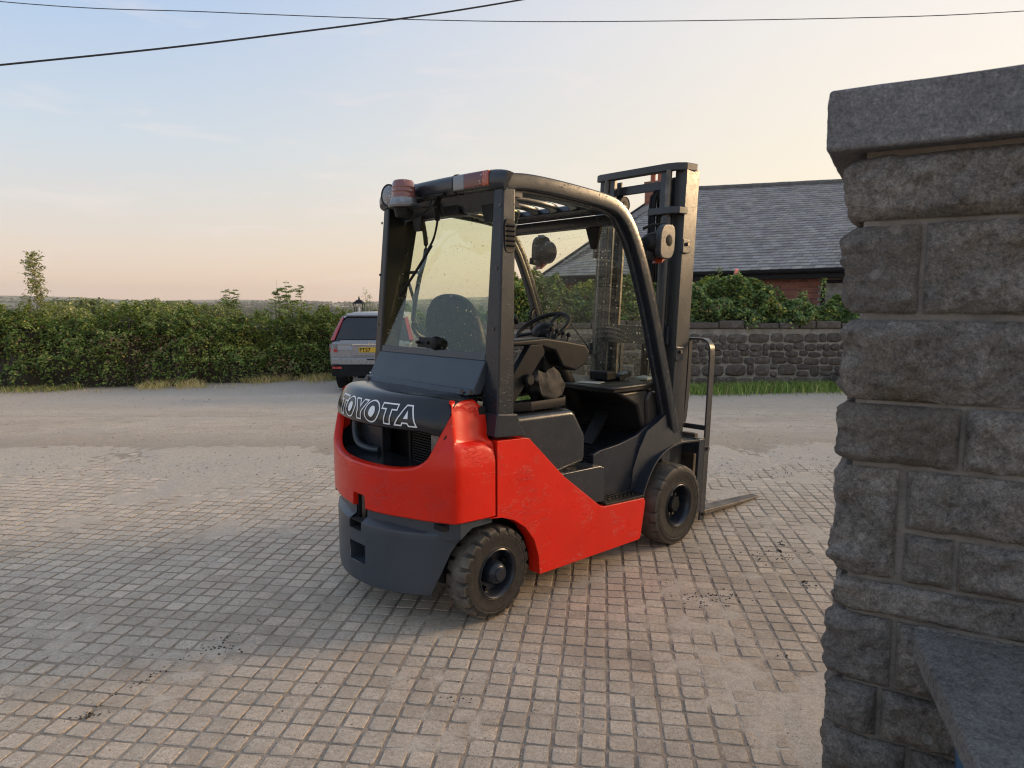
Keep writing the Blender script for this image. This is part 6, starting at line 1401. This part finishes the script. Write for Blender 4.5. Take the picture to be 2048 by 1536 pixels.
cpart('rear_window', ([(-.69, .085, 1.115), (.69, .085, 1.115), (.60, .385, 1.575), (-.60, .385, 1.575), (-.69, .11, 1.105), (.69, .11, 1.105), (.60, .41, 1.565), (-.60, .41, 1.565)], [(0, 1, 2, 3), (4, 7, 6, 5), (0, 4, 5, 1), (1, 5, 6, 2), (2, 6, 7, 3), (3, 7, 4, 0)]), M['carglass'], smooth=False)
bpv = [(-.90, .10), (-.86, -.02), (-.6, -.09), (0, -.115), (.6, -.09), (.86, -.02), (.90, .10)]
cpart('upper_bumper', prism(bpv, lambda p, t: (p[0], p[1], t), .585, .735), M['carpaint'], bevel=.03, seg=3)
cpart('lower_bumper', prism([(a * .985, b + .015) for a, b in bpv], lambda p, t: (p[0], p[1], t), .335, .583), M['plastic2'], bevel=.025, seg=3)
cpart('plate_recess', box(-.40, .40, -.030, -.018, .775, .985), M['carpaint'], bevel=.01)
plate = cpart('number_plate', box(-.26, .26, -.040, -.032, .845, .955), M['yellow_plate'], bevel=.004)
fc = bpy.data.curves.new('plate_lettering', 'FONT'); fc.body = 'FT57'; fc.size = .112; fc.extrude = .001; fc.offset = .0025; fc.materials.append(M['plastic'])
fo_ = bpy.data.objects.new('lettering_curve', fc); COL.objects.link(fo_); bpy.context.view_layer.update(); tme = bpy.data.meshes.new_from_object(fo_.evaluated_get(bpy.context.evaluated_depsgraph_get())); bpy.data.objects.remove(fo_); tme.name = 'lettering'; fo_ = bpy.data.objects.new('lettering', tme); COL.objects.link(fo_); fo_.parent = plate; fo_.location = (-.245, -.0425, .862); fo_.rotation_euler = (R(90), 0, 0)
cpart('chrome_bar', box(-.40, .40, -.045, -.030, .995, 1.030), M['chrome'], bevel=.006)
bd = cpart('badge', MB().add(box(-.055, -.040, -.056, -.046, .985, 1.075)).add(box(.040, .055, -.056, -.046, .985, 1.075)).add(box(-.040, .040, -.056, -.046, 1.020, 1.038)), M['chrome'])
for k in range(5): cpart('script_mark', box(-.68 + k * .042, -.652 + k * .042, -.024, -.018, .945 + (k % 2) * .006, .968), M['chrome'], None)
cpart('boot_handle', box(-.08, .08, -.122, -.10, .69, .715), M['plastic'])
tb_ = cpart('tow_bar', tube([(0, .0, .36), (0, -.12, .36), (0, -.17, .40)], .025, 8), M['plastic']); cpart('tow_ball', xf(lathe([(0, -.025), (.02, -.018), (.026, 0), (.02, .018), (0, .025)], 14), Matrix.Translation((0, -.17, .43))), M['chrome'], tb_)
cpart('exhaust', tube([(-.38, .3, .34), (-.38, -.05, .33)], .03, 10), M['steel'])
for (x, y) in ((-.78, .86), (.78, .86), (-.78, 3.46), (.78, 3.46)):
    wv = cpart('wheel', xf(lathe([(.22, -.11), (.30, -.115), (.335, -.10), (.345, -.06), (.345, .06), (.335, .10), (.30, .115), (.22, .11)], 36, 'x', closed=True), Matrix.Translation((x, y, .345))), M['plastic'], angle=40)
    cpart('rim', xf(lathe([(.0, .06), (.06, .08), (.20, .06), (.225, .10), (.225, -.10), (0, -.09)], 24, 'x'), Matrix.Translation((x, y, .345)) @ Matrix.Rotation(0 if x > 0 else math.pi, 4, 'Z')), M['alu'], wv)
    cpart('wheel_arch', xf(lathe([(.36, -.10), (.385, -.10), (.385, .128), (.36, .128)], 30, 'x', closed=True), Matrix.Translation((x, y, .36))), M['plastic'])
for s in (1, -1): cpart('door_mirror', box(s * .95 - .09, s * .95 + .09, 2.92, 3.02, 1.06, 1.2), M['carpaint'], bevel=.03, seg=3)
